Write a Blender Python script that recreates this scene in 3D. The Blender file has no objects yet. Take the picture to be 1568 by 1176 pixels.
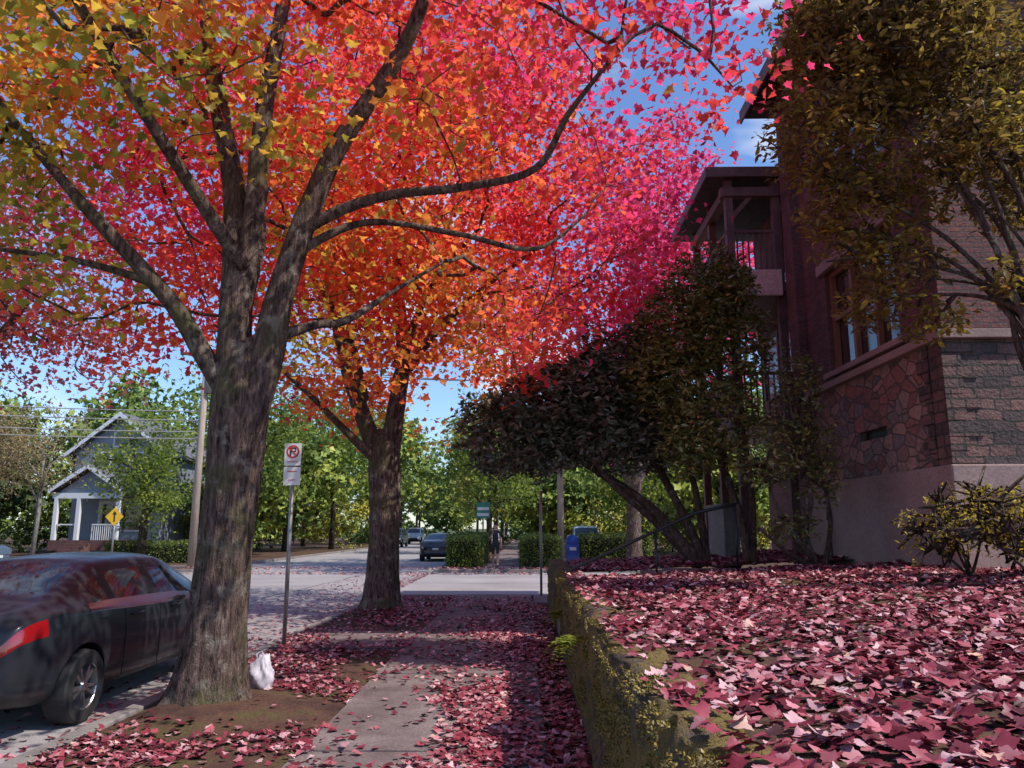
import bpy, bmesh, math, random
import numpy as np
from mathutils import Vector, Matrix, noise as mn
rng=np.random.default_rng(7); random.seed(7)
scene=bpy.context.scene
scene.view_settings.view_transform='Standard'
scene.view_settings.look='None'
scene.view_settings.exposure=0

# ------------------------------------------------------------ helpers
def link(o,parent=None):
    scene.collection.objects.link(o)
    if parent is not None: o.parent=parent
    return o
def empty(name,loc=(0,0,0),rz=0):
    e=bpy.data.objects.new(name,None); e.location=loc; e.rotation_euler=(0,0,rz); e.empty_display_size=.3
    return link(e)
def mk(name,verts,faces,mats,parent=None,smooth=False,mi=None):
    me=bpy.data.meshes.new(name); me.from_pydata([tuple(v) for v in verts],[],[tuple(f) for f in faces])
    for m in (mats if isinstance(mats,(list,tuple)) else [mats]): me.materials.append(m)
    if smooth: me.polygons.foreach_set('use_smooth',[True]*len(me.polygons))
    if mi is not None: me.polygons.foreach_set('material_index',mi)
    me.update()
    return link(bpy.data.objects.new(name,me),parent)
def tri_mesh(name,verts,tris,mat,cols=None,parent=None,smooth=False):
    me=bpy.data.meshes.new(name)
    n=len(verts); f=len(tris)
    me.vertices.add(n); me.vertices.foreach_set('co',np.ascontiguousarray(verts,dtype=np.float32).ravel())
    me.loops.add(f*3); me.loops.foreach_set('vertex_index',np.ascontiguousarray(tris,dtype=np.int32).ravel())
    me.polygons.add(f); me.polygons.foreach_set('loop_start',np.arange(0,f*3,3,dtype=np.int32))
    if smooth: me.polygons.foreach_set('use_smooth',np.ones(f,dtype=bool))
    me.update(calc_edges=True)
    if cols is not None:
        a=me.color_attributes.new('Col','FLOAT_COLOR','POINT')
        c=np.ones((n,4),dtype=np.float32); c[:,:3]=cols; a.data.foreach_set('color',c.ravel())
    me.materials.append(mat)
    return link(bpy.data.objects.new(name,me),parent)
class Geo:
    def __init__(s): s.v=[];s.f=[];s.m=[]
    def box(s,x0,x1,y0,y1,z0,z1,m=0):
        b=len(s.v)
        s.v+= [(x0,y0,z0),(x1,y0,z0),(x1,y1,z0),(x0,y1,z0),(x0,y0,z1),(x1,y0,z1),(x1,y1,z1),(x0,y1,z1)]
        for q in ((0,3,2,1),(4,5,6,7),(0,1,5,4),(1,2,6,5),(2,3,7,6),(3,0,4,7)):
            s.f.append(tuple(b+i for i in q)); s.m.append(m)
    def poly(s,pts,faces,m=0):
        b=len(s.v); s.v+=[tuple(p) for p in pts]
        for f in faces: s.f.append(tuple(b+i for i in f)); s.m.append(m)
    def tube(s,pts,rad,seg=8,m=0,cap=True,fn=None):
        pts=[Vector(p) for p in pts]; n=len(pts)
        if isinstance(rad,(int,float)): rad=[rad]*n
        b=len(s.v); ref=None
        for i,p in enumerate(pts):
            t=(pts[min(i+1,n-1)]-pts[max(i-1,0)])
            if t.length<1e-9: t=Vector((0,0,1))
            t.normalize()
            if ref is None:
                ref=Vector((1,0,0)) if abs(t.x)<.9 else Vector((0,1,0))
            a=(ref-t*ref.dot(t)).normalized(); c=t.cross(a); ref=a
            for k in range(seg):
                th=2*math.pi*k/seg; r=rad[i]
                if fn: r=r*fn(p,th)
                s.v.append(tuple(p+(a*math.cos(th)+c*math.sin(th))*r))
        for i in range(n-1):
            for k in range(seg):
                k2=(k+1)%seg
                s.f.append((b+i*seg+k,b+i*seg+k2,b+(i+1)*seg+k2,b+(i+1)*seg+k)); s.m.append(m)
        if cap:
            s.f.append(tuple(b+k for k in reversed(range(seg)))); s.m.append(m)
            s.f.append(tuple(b+(n-1)*seg+k for k in range(seg))); s.m.append(m)
    def obj(s,name,mats,parent=None,smooth=False,bevel=0):
        o=mk(name,s.v,s.f,mats,parent,smooth,s.m)
        if bevel:
            mo=o.modifiers.new('b','BEVEL'); mo.width=bevel; mo.segments=2; mo.limit_method='ANGLE'
        return o
def cr(points,per=5,extra=None):
    P=[np.array(p,float) for p in points]; out=[]
    for i in range(len(P)-1):
        p0=P[max(i-1,0)];p1=P[i];p2=P[i+1];p3=P[min(i+2,len(P)-1)]
        for k in range(per):
            t=k/per
            out.append(.5*((2*p1)+(-p0+p2)*t+(2*p0-5*p1+4*p2-p3)*t*t+(-p0+3*p1-3*p2+p3)*t**3))
    out.append(P[-1]); return out

# ------------------------------------------------------------ materials
def newmat(name):
    m=bpy.data.materials.new(name); m.use_nodes=True
    nt=m.node_tree; b=nt.nodes['Principled BSDF']
    return m,nt,b
def plain(name,c,rough=.6,metal=0,spec=.5,coat=0):
    m,nt,b=newmat(name); b.inputs['Base Color'].default_value=(*c,1); b.inputs['Roughness'].default_value=rough
    b.inputs['Metallic'].default_value=metal; b.inputs['Specular IOR Level'].default_value=spec
    b.inputs['Coat Weight'].default_value=coat; b.inputs['Coat Roughness'].default_value=.04
    return m
def ramp(nt,fac,stops):
    r=nt.nodes.new('ShaderNodeValToRGB'); nt.links.new(fac,r.inputs[0])
    e=r.color_ramp.elements
    while len(e)<len(stops): e.new(.5)
    for i,(p,c) in enumerate(stops):
        e[i].position=p; e[i].color=(*c,1) if len(c)==3 else c
    return r.outputs[0]
def coords(nt,scale=(1,1,1),kind='Object'):
    tc=nt.nodes.new('ShaderNodeTexCoord'); mp=nt.nodes.new('ShaderNodeMapping'); mp.inputs['Scale'].default_value=scale
    nt.links.new(tc.outputs[kind],mp.inputs[0]); return mp.outputs[0]
def noisen(nt,vec,scale,detail=4,rough=.6):
    n=nt.nodes.new('ShaderNodeTexNoise'); n.inputs['Scale'].default_value=scale; n.inputs['Detail'].default_value=min(detail,4)
    n.inputs['Roughness'].default_value=rough
    nt.links.new(vec,n.inputs['Vector']); return n.outputs[0]
def mixc(nt,fac,a,b,mode='MIX'):
    m=nt.nodes.new('ShaderNodeMix'); m.data_type='RGBA'; m.blend_type=mode
    for inp,val in ((m.inputs[0],fac),(m.inputs[6],a),(m.inputs[7],b)):
        if isinstance(val,(int,float)): inp.default_value=val
        elif isinstance(val,tuple): inp.default_value=(*val,1)
        else: nt.links.new(val,inp)
    return m.outputs[2]
def bump(nt,b,h,strength=.5,dist=.02):
    n=nt.nodes.new('ShaderNodeBump'); n.inputs['Strength'].default_value=strength; n.inputs['Distance'].default_value=dist
    nt.links.new(h,n.inputs['Height']); nt.links.new(n.outputs[0],b.inputs['Normal'])
def noisy(name,stops,scale=4,rough=.85,bs=30,bd=.01,stretch=(1,1,1),fine=.25,spec=.3):
    m,nt,b=newmat(name); v=coords(nt,stretch)
    n1=noisen(nt,v,scale); c=ramp(nt,n1,stops)
    n2=noisen(nt,v,bs,4,.7)
    g=ramp(nt,n2,[(.3,(1-fine,)*3),(.7,(1+fine,)*3)])
    c=mixc(nt,1.0,c,g,'MULTIPLY')
    nt.links.new(c,b.inputs['Base Color']); b.inputs['Roughness'].default_value=rough
    b.inputs['Specular IOR Level'].default_value=spec
    bump(nt,b,n2,.7,bd); return m
def leafmat(name,trans=.45,rough=.5,boost=1.5,spec=.3):
    m,nt,b=newmat(name)
    at=nt.nodes.new('ShaderNodeAttribute'); at.attribute_name='Col'
    nt.links.new(at.outputs['Color'],b.inputs['Base Color']); b.inputs['Roughness'].default_value=rough
    b.inputs['Specular IOR Level'].default_value=spec
    if trans>0:
        tr=nt.nodes.new('ShaderNodeBsdfTranslucent')
        bo=mixc(nt,1.0,at.outputs['Color'],(boost,boost,boost),'MULTIPLY'); nt.links.new(bo,tr.inputs['Color'])
        mx=nt.nodes.new('ShaderNodeMixShader'); mx.inputs[0].default_value=trans
        nt.links.new(b.outputs[0],mx.inputs[1]); nt.links.new(tr.outputs[0],mx.inputs[2])
        nt.links.new(mx.outputs[0],nt.nodes['Material Output'].inputs[0])
    return m
def bark(name,c0,c1,moss=(.13,.135,.05),mossamt=.6,hz=1.6):
    m,nt,b=newmat(name)
    v=coords(nt,(9,9,hz)); n=noisen(nt,v,2.6,4,.75)
    v2=coords(nt); big=noisen(nt,v2,1.6,4); fi=noisen(nt,v2,70,4,.7)
    c=ramp(nt,n,[(.36,c0),(.52,tuple((a+b_)/2.2 for a,b_ in zip(c0,c1))),(.68,c1)])
    pt=noisen(nt,v2,5,4,.7); c=mixc(nt,ramp(nt,pt,[(.54,(0,0,0)),(.66,(.75,.75,.75))]),c,(.36,.31,.25))
    mk_=ramp(nt,big,[(.5,(0,0,0)),(.66,(mossamt,)*3)])
    c=mixc(nt,mk_,c,moss)
    nt.links.new(c,b.inputs['Base Color']); b.inputs['Roughness'].default_value=.95; b.inputs['Specular IOR Level'].default_value=.15
    ad=nt.nodes.new('ShaderNodeMath'); ad.operation='MULTIPLY_ADD'; nt.links.new(fi,ad.inputs[0]); ad.inputs[1].default_value=.3
    nt.links.new(n,ad.inputs[2]); bump(nt,b,ad.outputs[0],1.0,.09)
    return m
def wallvec(nt,s=1.0):
    tc=nt.nodes.new('ShaderNodeTexCoord'); sp=nt.nodes.new('ShaderNodeSeparateXYZ'); nt.links.new(tc.outputs['Object'],sp.inputs[0])
    a=nt.nodes.new('ShaderNodeMath'); a.operation='ADD'; nt.links.new(sp.outputs[0],a.inputs[0]); nt.links.new(sp.outputs[1],a.inputs[1])
    cb=nt.nodes.new('ShaderNodeCombineXYZ'); nt.links.new(a.outputs[0],cb.inputs[0]); nt.links.new(sp.outputs[2],cb.inputs[1])
    return cb.outputs[0]
def brickmat(name,c1,c2,mortar,w=.22,h=.075,ms=.012,bd=.01,warp=0):
    m,nt,b=newmat(name); v=wallvec(nt)
    if warp:
        nn=nt.nodes.new('ShaderNodeTexNoise'); nn.inputs['Scale'].default_value=3; nt.links.new(v,nn.inputs['Vector'])
        vm=nt.nodes.new('ShaderNodeVectorMath'); vm.operation='MULTIPLY_ADD'; nt.links.new(nn.outputs['Color'],vm.inputs[0]); vm.inputs[1].default_value=(warp,warp,0); nt.links.new(v,vm.inputs[2]); v=vm.outputs[0]
    t=nt.nodes.new('ShaderNodeTexBrick'); nt.links.new(v,t.inputs['Vector'])
    t.inputs['Color1'].default_value=(*c1,1); t.inputs['Color2'].default_value=(*c2,1); t.inputs['Mortar'].default_value=(*mortar,1)
    t.inputs['Scale'].default_value=1; t.inputs['Brick Width'].default_value=w; t.inputs['Row Height'].default_value=h
    t.inputs['Mortar Size'].default_value=ms; t.inputs['Mortar Smooth'].default_value=.2; t.inputs['Bias'].default_value=0
    if warp: t.squash=.6; t.squash_frequency=3; t.offset=.37
    n=noisen(nt,v,1.5,5); n2=noisen(nt,v,25,5)
    g=ramp(nt,n,[(.3,(.5,.5,.55)),(.7,(1.3,1.15,1.05))]); c=mixc(nt,1.0,t.outputs[0],g,'MULTIPLY')
    g2=ramp(nt,n2,[(.3,(.65,.65,.65)),(.7,(1.35,1.35,1.35))]); c=mixc(nt,1.0,c,g2,'MULTIPLY')
    nt.links.new(c,b.inputs['Base Color']); b.inputs['Roughness'].default_value=.85
    mt=nt.nodes.new('ShaderNodeMath'); mt.operation='MULTIPLY_ADD'; nt.links.new(t.outputs[1],mt.inputs[0]); mt.inputs[1].default_value=-1
    nt.links.new(n2,mt.inputs[2]); bump(nt,b,mt.outputs[0],.9,bd); return m
def rubblemat(name):
    m,nt,b=newmat(name); v=wallvec(nt)
    mp=nt.nodes.new('ShaderNodeMapping'); mp.inputs['Scale'].default_value=(1,1.5,1); nt.links.new(v,mp.inputs[0])
    vo=nt.nodes.new('ShaderNodeTexVoronoi'); vo.inputs['Scale'].default_value=3.6; vo.feature='F1'; nt.links.new(mp.outputs[0],vo.inputs['Vector'])
    ve=nt.nodes.new('ShaderNodeTexVoronoi'); ve.inputs['Scale'].default_value=3.6; ve.feature='DISTANCE_TO_EDGE'; nt.links.new(mp.outputs[0],ve.inputs['Vector'])
    sp=nt.nodes.new('ShaderNodeSeparateColor'); nt.links.new(vo.outputs['Color'],sp.inputs[0])
    c=ramp(nt,sp.outputs[0],[(0,(.18,.10,.085)),(.3,(.34,.14,.11)),(.55,(.21,.16,.15)),(.8,(.40,.23,.18)),(1,(.16,.145,.155))])
    n=noisen(nt,v,14,7); g=ramp(nt,n,[(.3,(.6,.6,.6)),(.7,(1.25,1.25,1.25))]); c=mixc(nt,1.0,c,g,'MULTIPLY')
    e=ramp(nt,ve.outputs['Distance'],[(.015,(0,0,0)),(.05,(1,1,1))]); c=mixc(nt,e,(.12,.10,.09),c)
    nt.links.new(c,b.inputs['Base Color']); b.inputs['Roughness'].default_value=.85
    ad=nt.nodes.new('ShaderNodeMath'); ad.operation='MULTIPLY_ADD'; nt.links.new(n,ad.inputs[0]); ad.inputs[1].default_value=.5; nt.links.new(e,ad.inputs[2])
    bump(nt,b,ad.outputs[0],.9,.03); return m

M={}
M['asphalt']=noisy('asphalt',[(.3,(.27,.24,.235)),(.7,(.38,.345,.335))],.35,.9,60,.004,fine=.25)
M['concrete']=noisy('concrete',[(.28,(.105,.073,.068)),(.5,(.18,.135,.127)),(.72,(.26,.21,.195))],1.8,.9,45,.005,fine=.35)
M['kerb']=noisy('kerb_concrete',[(.3,(.16,.14,.13)),(.7,(.28,.25,.23))],3,.9,40,.006)
M['dirt']=noisy('dirt',[(.3,(.045,.022,.018)),(.5,(.10,.05,.033)),(.66,(.09,.07,.027)),(.8,(.14,.07,.042))],2.2,.95,40,.02,fine=.4)
M['grass']=noisy('grass_ground',[(.3,(.05,.06,.02)),(.6,(.09,.10,.03)),(.8,(.14,.09,.05))],.8,.95,30,.03,fine=.4)
M['bark']=bark('bark_maple',(.035,.022,.019),(.30,.20,.165))
M['barkfar']=bark('bark_far',(.03,.022,.02),(.14,.11,.09))
M['barkshrub']=bark('bark_shrub',(.06,.035,.03),(.24,.15,.12),mossamt=.2)
M['birch']=bark('bark_birch',(.2,.18,.16),(.5,.47,.42),mossamt=.1)
M['pole']=noisy('pole_wood',[(.3,(.30,.24,.19)),(.7,(.45,.38,.31))],3,.9,20,.01,(6,6,.5))
M['maple']=leafmat('maple_leaf',.58,.42,1.4)
M['fallen']=leafmat('fallen_leaf',0,.5,1.0,.4)
M['evergreen']=leafmat('evergreen_leaf',0,.36,1.3,.55)
M['green']=leafmat('green_leaf',.4,.5,1.4)
M['bgleaf']=leafmat('background_leaf',0,.6,1.4)
M['steel']=plain('galvanised_steel',(.30,.28,.27),.5,.6)
M['white']=plain('white_paint',(.75,.75,.73),.5)
M['red']=plain('sign_red',(.6,.03,.03),.5)
M['black']=plain('sign_black',(.02,.02,.02),.5)
M['yellow']=plain('sign_yellow',(.85,.5,.02),.45)
M['iron']=plain('black_iron',(.02,.02,.022),.4,.4)
M['brick']=brickmat('red_brick',(.21,.075,.07),(.13,.05,.052),(.10,.08,.08))
M['ashlar']=brickmat('stone_ashlar',(.22,.12,.105),(.085,.065,.065),(.06,.05,.045),.34,.15,.014,.03,.10)
M['rubble']=rubblemat('stone_rubble')
M['stucco']=noisy('base_stucco',[(.3,(.27,.18,.165)),(.7,(.38,.265,.24))],.9,.9,30,.006)
M['timber']=noisy('porch_timber',[(.3,(.10,.05,.047)),(.7,(.18,.09,.082))],3,.6,20,.004,(1,1,1))
M['pink']=noisy('porch_pink',[(.3,(.64,.38,.33)),(.7,(.74,.46,.40))],2,.7,20,.003)
M['lgrey']=noisy('light_stucco',[(.3,(.15,.13,.125)),(.7,(.24,.21,.20))],2,.8,25,.004)
M['roof']=noisy('roof_shingle',[(.3,(.04,.04,.045)),(.7,(.08,.075,.075))],6,.9,40,.01)
M['glass']=plain('window_glass',(.06,.04,.035),.06,0,.9)
M['frame']=plain('window_frame',(.26,.11,.07),.5)
M['wtrim']=plain('white_trim',(.70,.72,.75),.55)

# ------------------------------------------------------------ leaves
def mirror_leaf(right,center):
    pts=[center]+right+[(-x,y) for x,y in reversed(right[1:-1])]
    P=np.array([(x,y,.5*x*x-.25*(y-.3)**2) for x,y in pts],float)
    n=len(pts)-1; T=np.array([(0,i,i+1) for i in range(1,n)]+[(0,n,1)])
    return P,T
MAPLE_P,MAPLE_T=mirror_leaf([(0,0),(.13,.13),(.38,.07),(.37,.27),(.60,.50),(.27,.63),(0,1.0)],(0,.42))
GM_P,GM_T=mirror_leaf([(0,0),(.09,.10),(.20,.05),(.35,.09),(.35,.19),(.42,.26),(.53,.36),(.58,.50),(.45,.52),(.38,.60),(.25,.62),(.25,.76),(.13,.85),(0,.98)],(0,.42))
OVAL_P=np.array([(0,0,0),(.17,.3,.05),(.19,.6,.05),(0,1,-.08),(-.19,.6,.05),(-.17,.3,.05),(0,.5,0)],float)
OVAL_T=np.array([(6,0,1),(6,1,2),(6,2,3),(6,3,4),(6,4,5),(6,5,0)])
SPRAY_P=np.array([(0,0,0),(.45,.1,.1),(.25,.4,0),(.6,.7,-.1),(.12,.75,.05),(-.1,1.05,-.1),(-.3,.6,.05),(-.65,.45,-.1),(-.2,.25,0)],float)
SPRAY_T=np.array([(0,1,2),(2,3,4),(4,5,6),(6,7,8),(0,2,8),(2,4,6),(2,6,8)])
def nrm(a): return a/np.maximum(np.linalg.norm(a,axis=1,keepdims=True),1e-9)
def leaves(name,pos,normal,tip,size,cols,mat,P=MAPLE_P,T=MAPLE_T,parent=None,curl=None,bend=None):
    n=len(pos); z=nrm(normal); y=nrm(tip-z*np.sum(tip*z,axis=1,keepdims=True)); x=np.cross(y,z)
    V=np.repeat(P[None],n,0)
    if curl is not None: V[:,:,2]*=curl[:,None]
    if bend is not None: V[:,:,2]+=bend[:,0:1]*V[:,:,0]*np.abs(V[:,:,0])+bend[:,1:2]*(V[:,:,1]-.4)*np.abs(V[:,:,1]-.4)+bend[:,2:3]*V[:,:,0]*(V[:,:,1]-.4)
    V[:,:,0]*=rng.uniform(.8,1.12,n)[:,None]
    V=V*size[:,None,None]
    W=pos[:,None,:]+V[:,:,0:1]*x[:,None,:]+V[:,:,1:2]*y[:,None,:]+V[:,:,2:3]*z[:,None,:]
    k=len(P); tr=(T[None]+ (np.arange(n)*k)[:,None,None]).reshape(-1,3)
    C=np.repeat(cols,k,0)
    return tri_mesh(name,W.reshape(-1,3),tr,mat,C,parent)
def vnoise(p,s=1.0,off=0):
    return np.array([mn.noise(Vector((a*s+off,b*s-off,c*s+off*.3))) for a,b,c in p])
def palette(t,stops):
    t=np.clip(t,0,1); xs=[s[0] for s in stops]
    return np.stack([np.interp(t,xs,[s[1][k] for s in stops]) for k in range(3)],1)

AUT=[(0,(.16,.19,.035)),(.18,(.42,.38,.05)),(.34,(.68,.36,.06)),(.48,(.78,.20,.055)),(.64,(.76,.11,.06)),(.82,(.70,.06,.07)),(1,(.66,.055,.17))]

# ------------------------------------------------------------ trees
def ellip(n,c,r,zmin,power=2.3,gap=-.12,gs=.4,off=0):
    out=[]
    while len(out)<n:
        d=nrm(rng.normal(size=(n,3))); rr=rng.random(n)**(1/power)
        p=np.array(c)+d*rr[:,None]*np.array(r)
        p=p[p[:,2]>zmin]
        q=vnoise(p,gs,off); p=p[q>gap]
        out+=list(p)
    return np.array(out[:n])
def grow(name,limbs,clusters,barkm,minr=.006,pw=.47,flare=None,trunkseg=22,droop=.12):
    par=empty(name,tuple(limbs[0][0][:3])); base=np.array(limbs[0][0][:3])
    g=Geo(); nodes=[];parent=[];
    for li,L in enumerate(limbs):
        D=cr(L,12 if li==0 else 7)
        def fn(p,th,li=li):
            c,s=math.cos(th),math.sin(th)
            r=1+.09*mn.noise(Vector((c*1.6,s*1.6,p.z*.9+li*3)))+.05*mn.noise(Vector((c*4,s*4,p.z*2.5)))
            if li==0:
                h=max(p.z,0); r*=1+.62*math.exp(-h/.17)*(1+.6*math.cos(5*th+1.0)+.3*math.cos(3*th))*.75+.16*math.exp(-h/.6)
                r+=.055*abs(mn.noise(Vector((c*7,s*7,p.z*1.3+5))))*2-.04
            else: r+=.05*mn.noise(Vector((c*6,s*6,p.z*2)))
            return r
        g.tube([tuple(d[:3]-base) for d in D],[d[3] for d in D],trunkseg*3 if li==0 else 16,0,True,fn)
        prev=-1
        if li>0:
            A=np.array(nodes); prev=int(np.argmin(np.linalg.norm(A-D[0][:3],axis=1)))
        for d in D:
            nodes.append(d[:3]); parent.append(prev); prev=len(nodes)-1
    ntr=len(cr(limbs[0],12))
    NP=np.zeros((len(nodes)+len(clusters)*14+10,3)); NP[:len(nodes)]=nodes; n=len(nodes)
    parent=list(parent); valid=np.ones(len(NP),bool); valid[:int(ntr*.95)]=False
    A=NP[:n]; dist=[np.min(np.linalg.norm(A-c,axis=1)) for c in clusters]
    order=np.argsort(dist); chains=[]
    for ci in order:
        c=clusters[ci]; d=np.linalg.norm(NP[:n]-c,axis=1)
        d=d+np.where(valid[:n],0,50)+ np.maximum(0,NP[:n,2]-c[2])*.6
        k=int(np.argmin(d)); s=NP[k]; L=np.linalg.norm(c-s)
        m=max(2,min(12,int(L/.3)+1)); pk=parent[k]
        t0=(s-NP[pk]) if pk>=0 else np.array([0,0,1.]); t0=t0/max(np.linalg.norm(t0),1e-6)
        mid=s+t0*L*.35+np.array([0,0,.12*L]); ch=[k]; prev=k
        for i in range(1,m+1):
            t=i/m; p=(1-t)**2*s+2*t*(1-t)*mid+t*t*c
            if i<m: p=p+rng.normal(size=3)*.03*min(1,L)
            NP[n]=p; parent.append(prev); prev=n; ch.append(n); n+=1
        chains.append(ch)
    cnt=np.zeros(n)
    for ch in chains: cnt[ch[-1]]+=1
    for i in range(n-1,-1,-1):
        if parent[i]>=0: cnt[parent[i]]+=cnt[i]
    for ch in chains:
        r=[max(minr,minr*cnt[j]**pw) for j in ch]; r[0]=min(r[0],r[1]*1.2)
        g.tube([tuple(NP[j]-base) for j in ch],r,5 if r[0]<.025 else 7,0,False)
    g.obj('trunk_and_limbs',[barkm],par,True)
    return par,base
def crown(par,base,clusters,n_per,spread,size,colfn,mat,P,T,name='foliage',tipdown=.5,upb=.8,szvar=.3):
    n=len(clusters)*n_per
    c=np.repeat(clusters,n_per,0); off=rng.normal(size=(n,3))*np.array(spread); pos=c+off
    nor=rng.normal(size=(n,3))*.75+np.array([0,0,upb]); 
    tip=off*1.2+rng.normal(size=(n,3))*.5+np.array([0,0,-tipdown])
    s=size*(1+szvar*(rng.random(n)*2-1))
    cols=colfn(c,pos,n)
    leaves(name,pos-base,nor,tip,s,cols,mat,P,T,par)

# ---- tree 1
L1=[[(-2.94,7.5,-.08,.30),(-2.93,7.5,.3,.285),(-2.91,7.5,.9,.26),(-2.88,7.5,1.7,.25),(-2.85,7.5,2.4,.26),(-2.83,7.5,2.95,.27),(-2.80,7.5,3.35,.17),(-2.79,7.5,3.5,.04)],
 [(-2.88,7.5,2.3,.15),(-2.90,7.5,2.75,.19),(-2.94,7.5,3.5,.17),(-2.96,7.5,4.3,.15),(-3.1,7.6,5.2,.12),(-3.5,7.8,6.6,.09),(-3.9,8,8.5,.05)],
 [(-2.9,7.5,3.7,.11),(-2.8,7.45,4.8,.11),(-2.76,7.4,5.8,.09),(-2.6,7.4,7.3,.07),(-2.5,7.7,9.5,.04)],
 [(-2.80,7.45,2.2,.13),(-2.72,7.45,2.7,.18),(-2.58,7.45,3.3,.16),(-2.50,7.5,3.9,.14),(-2.26,7.5,4.8,.12),(-1.95,7.4,5.5,.10),(-1.37,7.2,6.3,.08),(-1.02,7.0,6.95,.065),(-.6,6.8,8.4,.04)],
 [(-2.35,7.5,4.6,.07),(-1.9,7.4,4.8,.06),(-1.33,7.2,4.88,.05),(-.6,7.0,4.86,.04),(.10,6.8,4.95,.035),(.41,6.6,5.4,.028),(.85,6.4,5.9,.016)],
 [(-2.5,7.5,4.3,.055),(-1.7,7.6,4.75,.038),(-.73,7.8,4.7,.03),(.11,8,4.6,.025),(.7,8.2,5.1,.014)],
 [(-2.9,7.47,2.8,.10),(-3.2,7.4,3.3,.095),(-3.47,7.3,3.75,.085),(-3.75,7.1,4.1,.075),(-4.2,6.9,4.6,.06),(-4.63,6.8,5.1,.045),(-5.1,6.6,5.7,.025)],
 [(-3.6,7.2,3.95,.05),(-4.0,7.0,4.05,.035),(-4.4,6.8,4.1,.028),(-5.0,6.5,4.1,.015)],
 [(-2.55,7.55,3.5,.06),(-2.2,7.8,3.7,.045),(-1.93,8.0,3.8,.04),(-1.5,8.5,4.3,.028),(-1.0,9.2,4.9,.015)],
 [(-2.9,7.6,3.9,.09),(-3.0,8.2,4.8,.07),(-3.4,9.2,5.8,.05),(-3.8,10.3,7,.03)],
 [(-2.85,7.4,4.2,.08),(-3.3,6.7,5.0,.06),(-3.7,5.9,5.8,.045),(-4.0,5.0,6.6,.025)]]
cl1=ellip(520,(-3.2,7.6,7.2),(6.0,5.6,4.6),3.75,gap=-.04,gs=.55,off=3)
keep=(np.linalg.norm(cl1-np.array([0,0,1.6]),axis=1)>4.4)&(cl1[:,0]<2.3)
keep&=~((cl1[:,2]<5.2)&(np.hypot(cl1[:,0]+2.9,cl1[:,1]-7.2)<1.5))
keep&=~((cl1[:,2]<4.8)&(cl1[:,0]>-2.2)&(cl1[:,1]<9))
cl1=cl1[keep]
NP1=68
def col1(c,p,n):
    q=np.repeat(vnoise(c[::NP1],.55,9),NP1)[:n]
    t=.12+.36*np.clip((p[:,2]-4.6)/4.0,0,1)+.44*np.clip((p[:,0]+3.7)/3.6,0,1)+.13*np.clip((p[:,0]-.3)/1.5,0,1)+.10*np.clip((p[:,1]-7)/3,0,1)+q*.28+rng.normal(size=n)*.09
    t=np.where((p[:,0]<-3.5)&(p[:,1]>8.5),t+.42,t)
    return palette(t,AUT)*(.65+.6*rng.random((n,1)))
par,b=grow('maple_tree',L1,cl1,M['bark'])
crown(par,b,cl1,NP1,(.37,.37,.18),.098,col1,M['maple'],MAPLE_P,MAPLE_T)

# ---- tree 2
L2=[[(-2.86,15.7,-.08,.34),(-2.86,15.7,.4,.32),(-2.85,15.7,1.4,.30),(-2.87,15.7,2.4,.31),(-2.9,15.7,3.2,.30),(-2.9,15.7,3.6,.15)],
 [(-2.9,15.7,2.5,.16),(-3.0,15.7,3.0,.20),(-3.4,15.6,4.0,.17),(-3.75,15.6,5.0,.14),(-4.1,15.5,6.5,.10),(-4.6,15.3,9,.05)],
 [(-2.86,15.7,2.5,.18),(-2.82,15.7,3.0,.21),(-2.65,15.6,4.1,.18),(-2.55,15.6,5.2,.15),(-2.75,15.7,7.2,.11),(-2.6,15.8,10,.05)],
 [(-3.0,15.6,2.9,.10),(-3.6,15.3,3.5,.075),(-4.3,15.1,4.2,.055),(-5.2,14.8,5.0,.03)],
 [(-2.6,15.6,4.6,.12),(-1.8,15.3,5.6,.08),(-.6,15.0,6.6,.05),(.6,14.8,7.4,.03)],
 [(-2.7,15.5,4.4,.10),(-2.2,14.6,5.5,.07),(-1.6,13.6,6.2,.045),(-.8,12.8,6.8,.025)],
 [(-3.3,15.5,4.2,.10),(-3.4,14.4,5.2,.07),(-3.8,13.2,6.0,.035)],
 [(-2.7,15.8,5,.11),(-2.3,17.2,6.2,.07),(-1.8,18.8,7.5,.035)]]
cl2=ellip(560,(-2.7,15.6,8.0),(5.8,5.4,5.0),3.6,gap=-.05,gs=.5,off=11)
cl2=cl2[~((cl2[:,2]<4.8)&(np.hypot(cl2[:,0]+2.9,cl2[:,1]-15.0)<1.4))]
NP2=60
def col2(c,p,n):
    q=np.repeat(vnoise(c[::NP2],.5,19),NP2)[:n]
    t=.52+.14*np.clip((p[:,2]-5)/5,0,1)+.34*np.clip((p[:,0]+.9)/3.5,0,1)+.32*np.clip((-3.8-p[:,0])/3,0,1)+q*.32+rng.normal(size=n)*.09
    return palette(t,AUT)*(.65+.6*rng.random((n,1)))
par,b=grow('maple_tree',L2,cl2,M['bark'])
crown(par,b,cl2,NP2,(.42,.42,.2),.125,col2,M['maple'],MAPLE_P,MAPLE_T)

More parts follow.
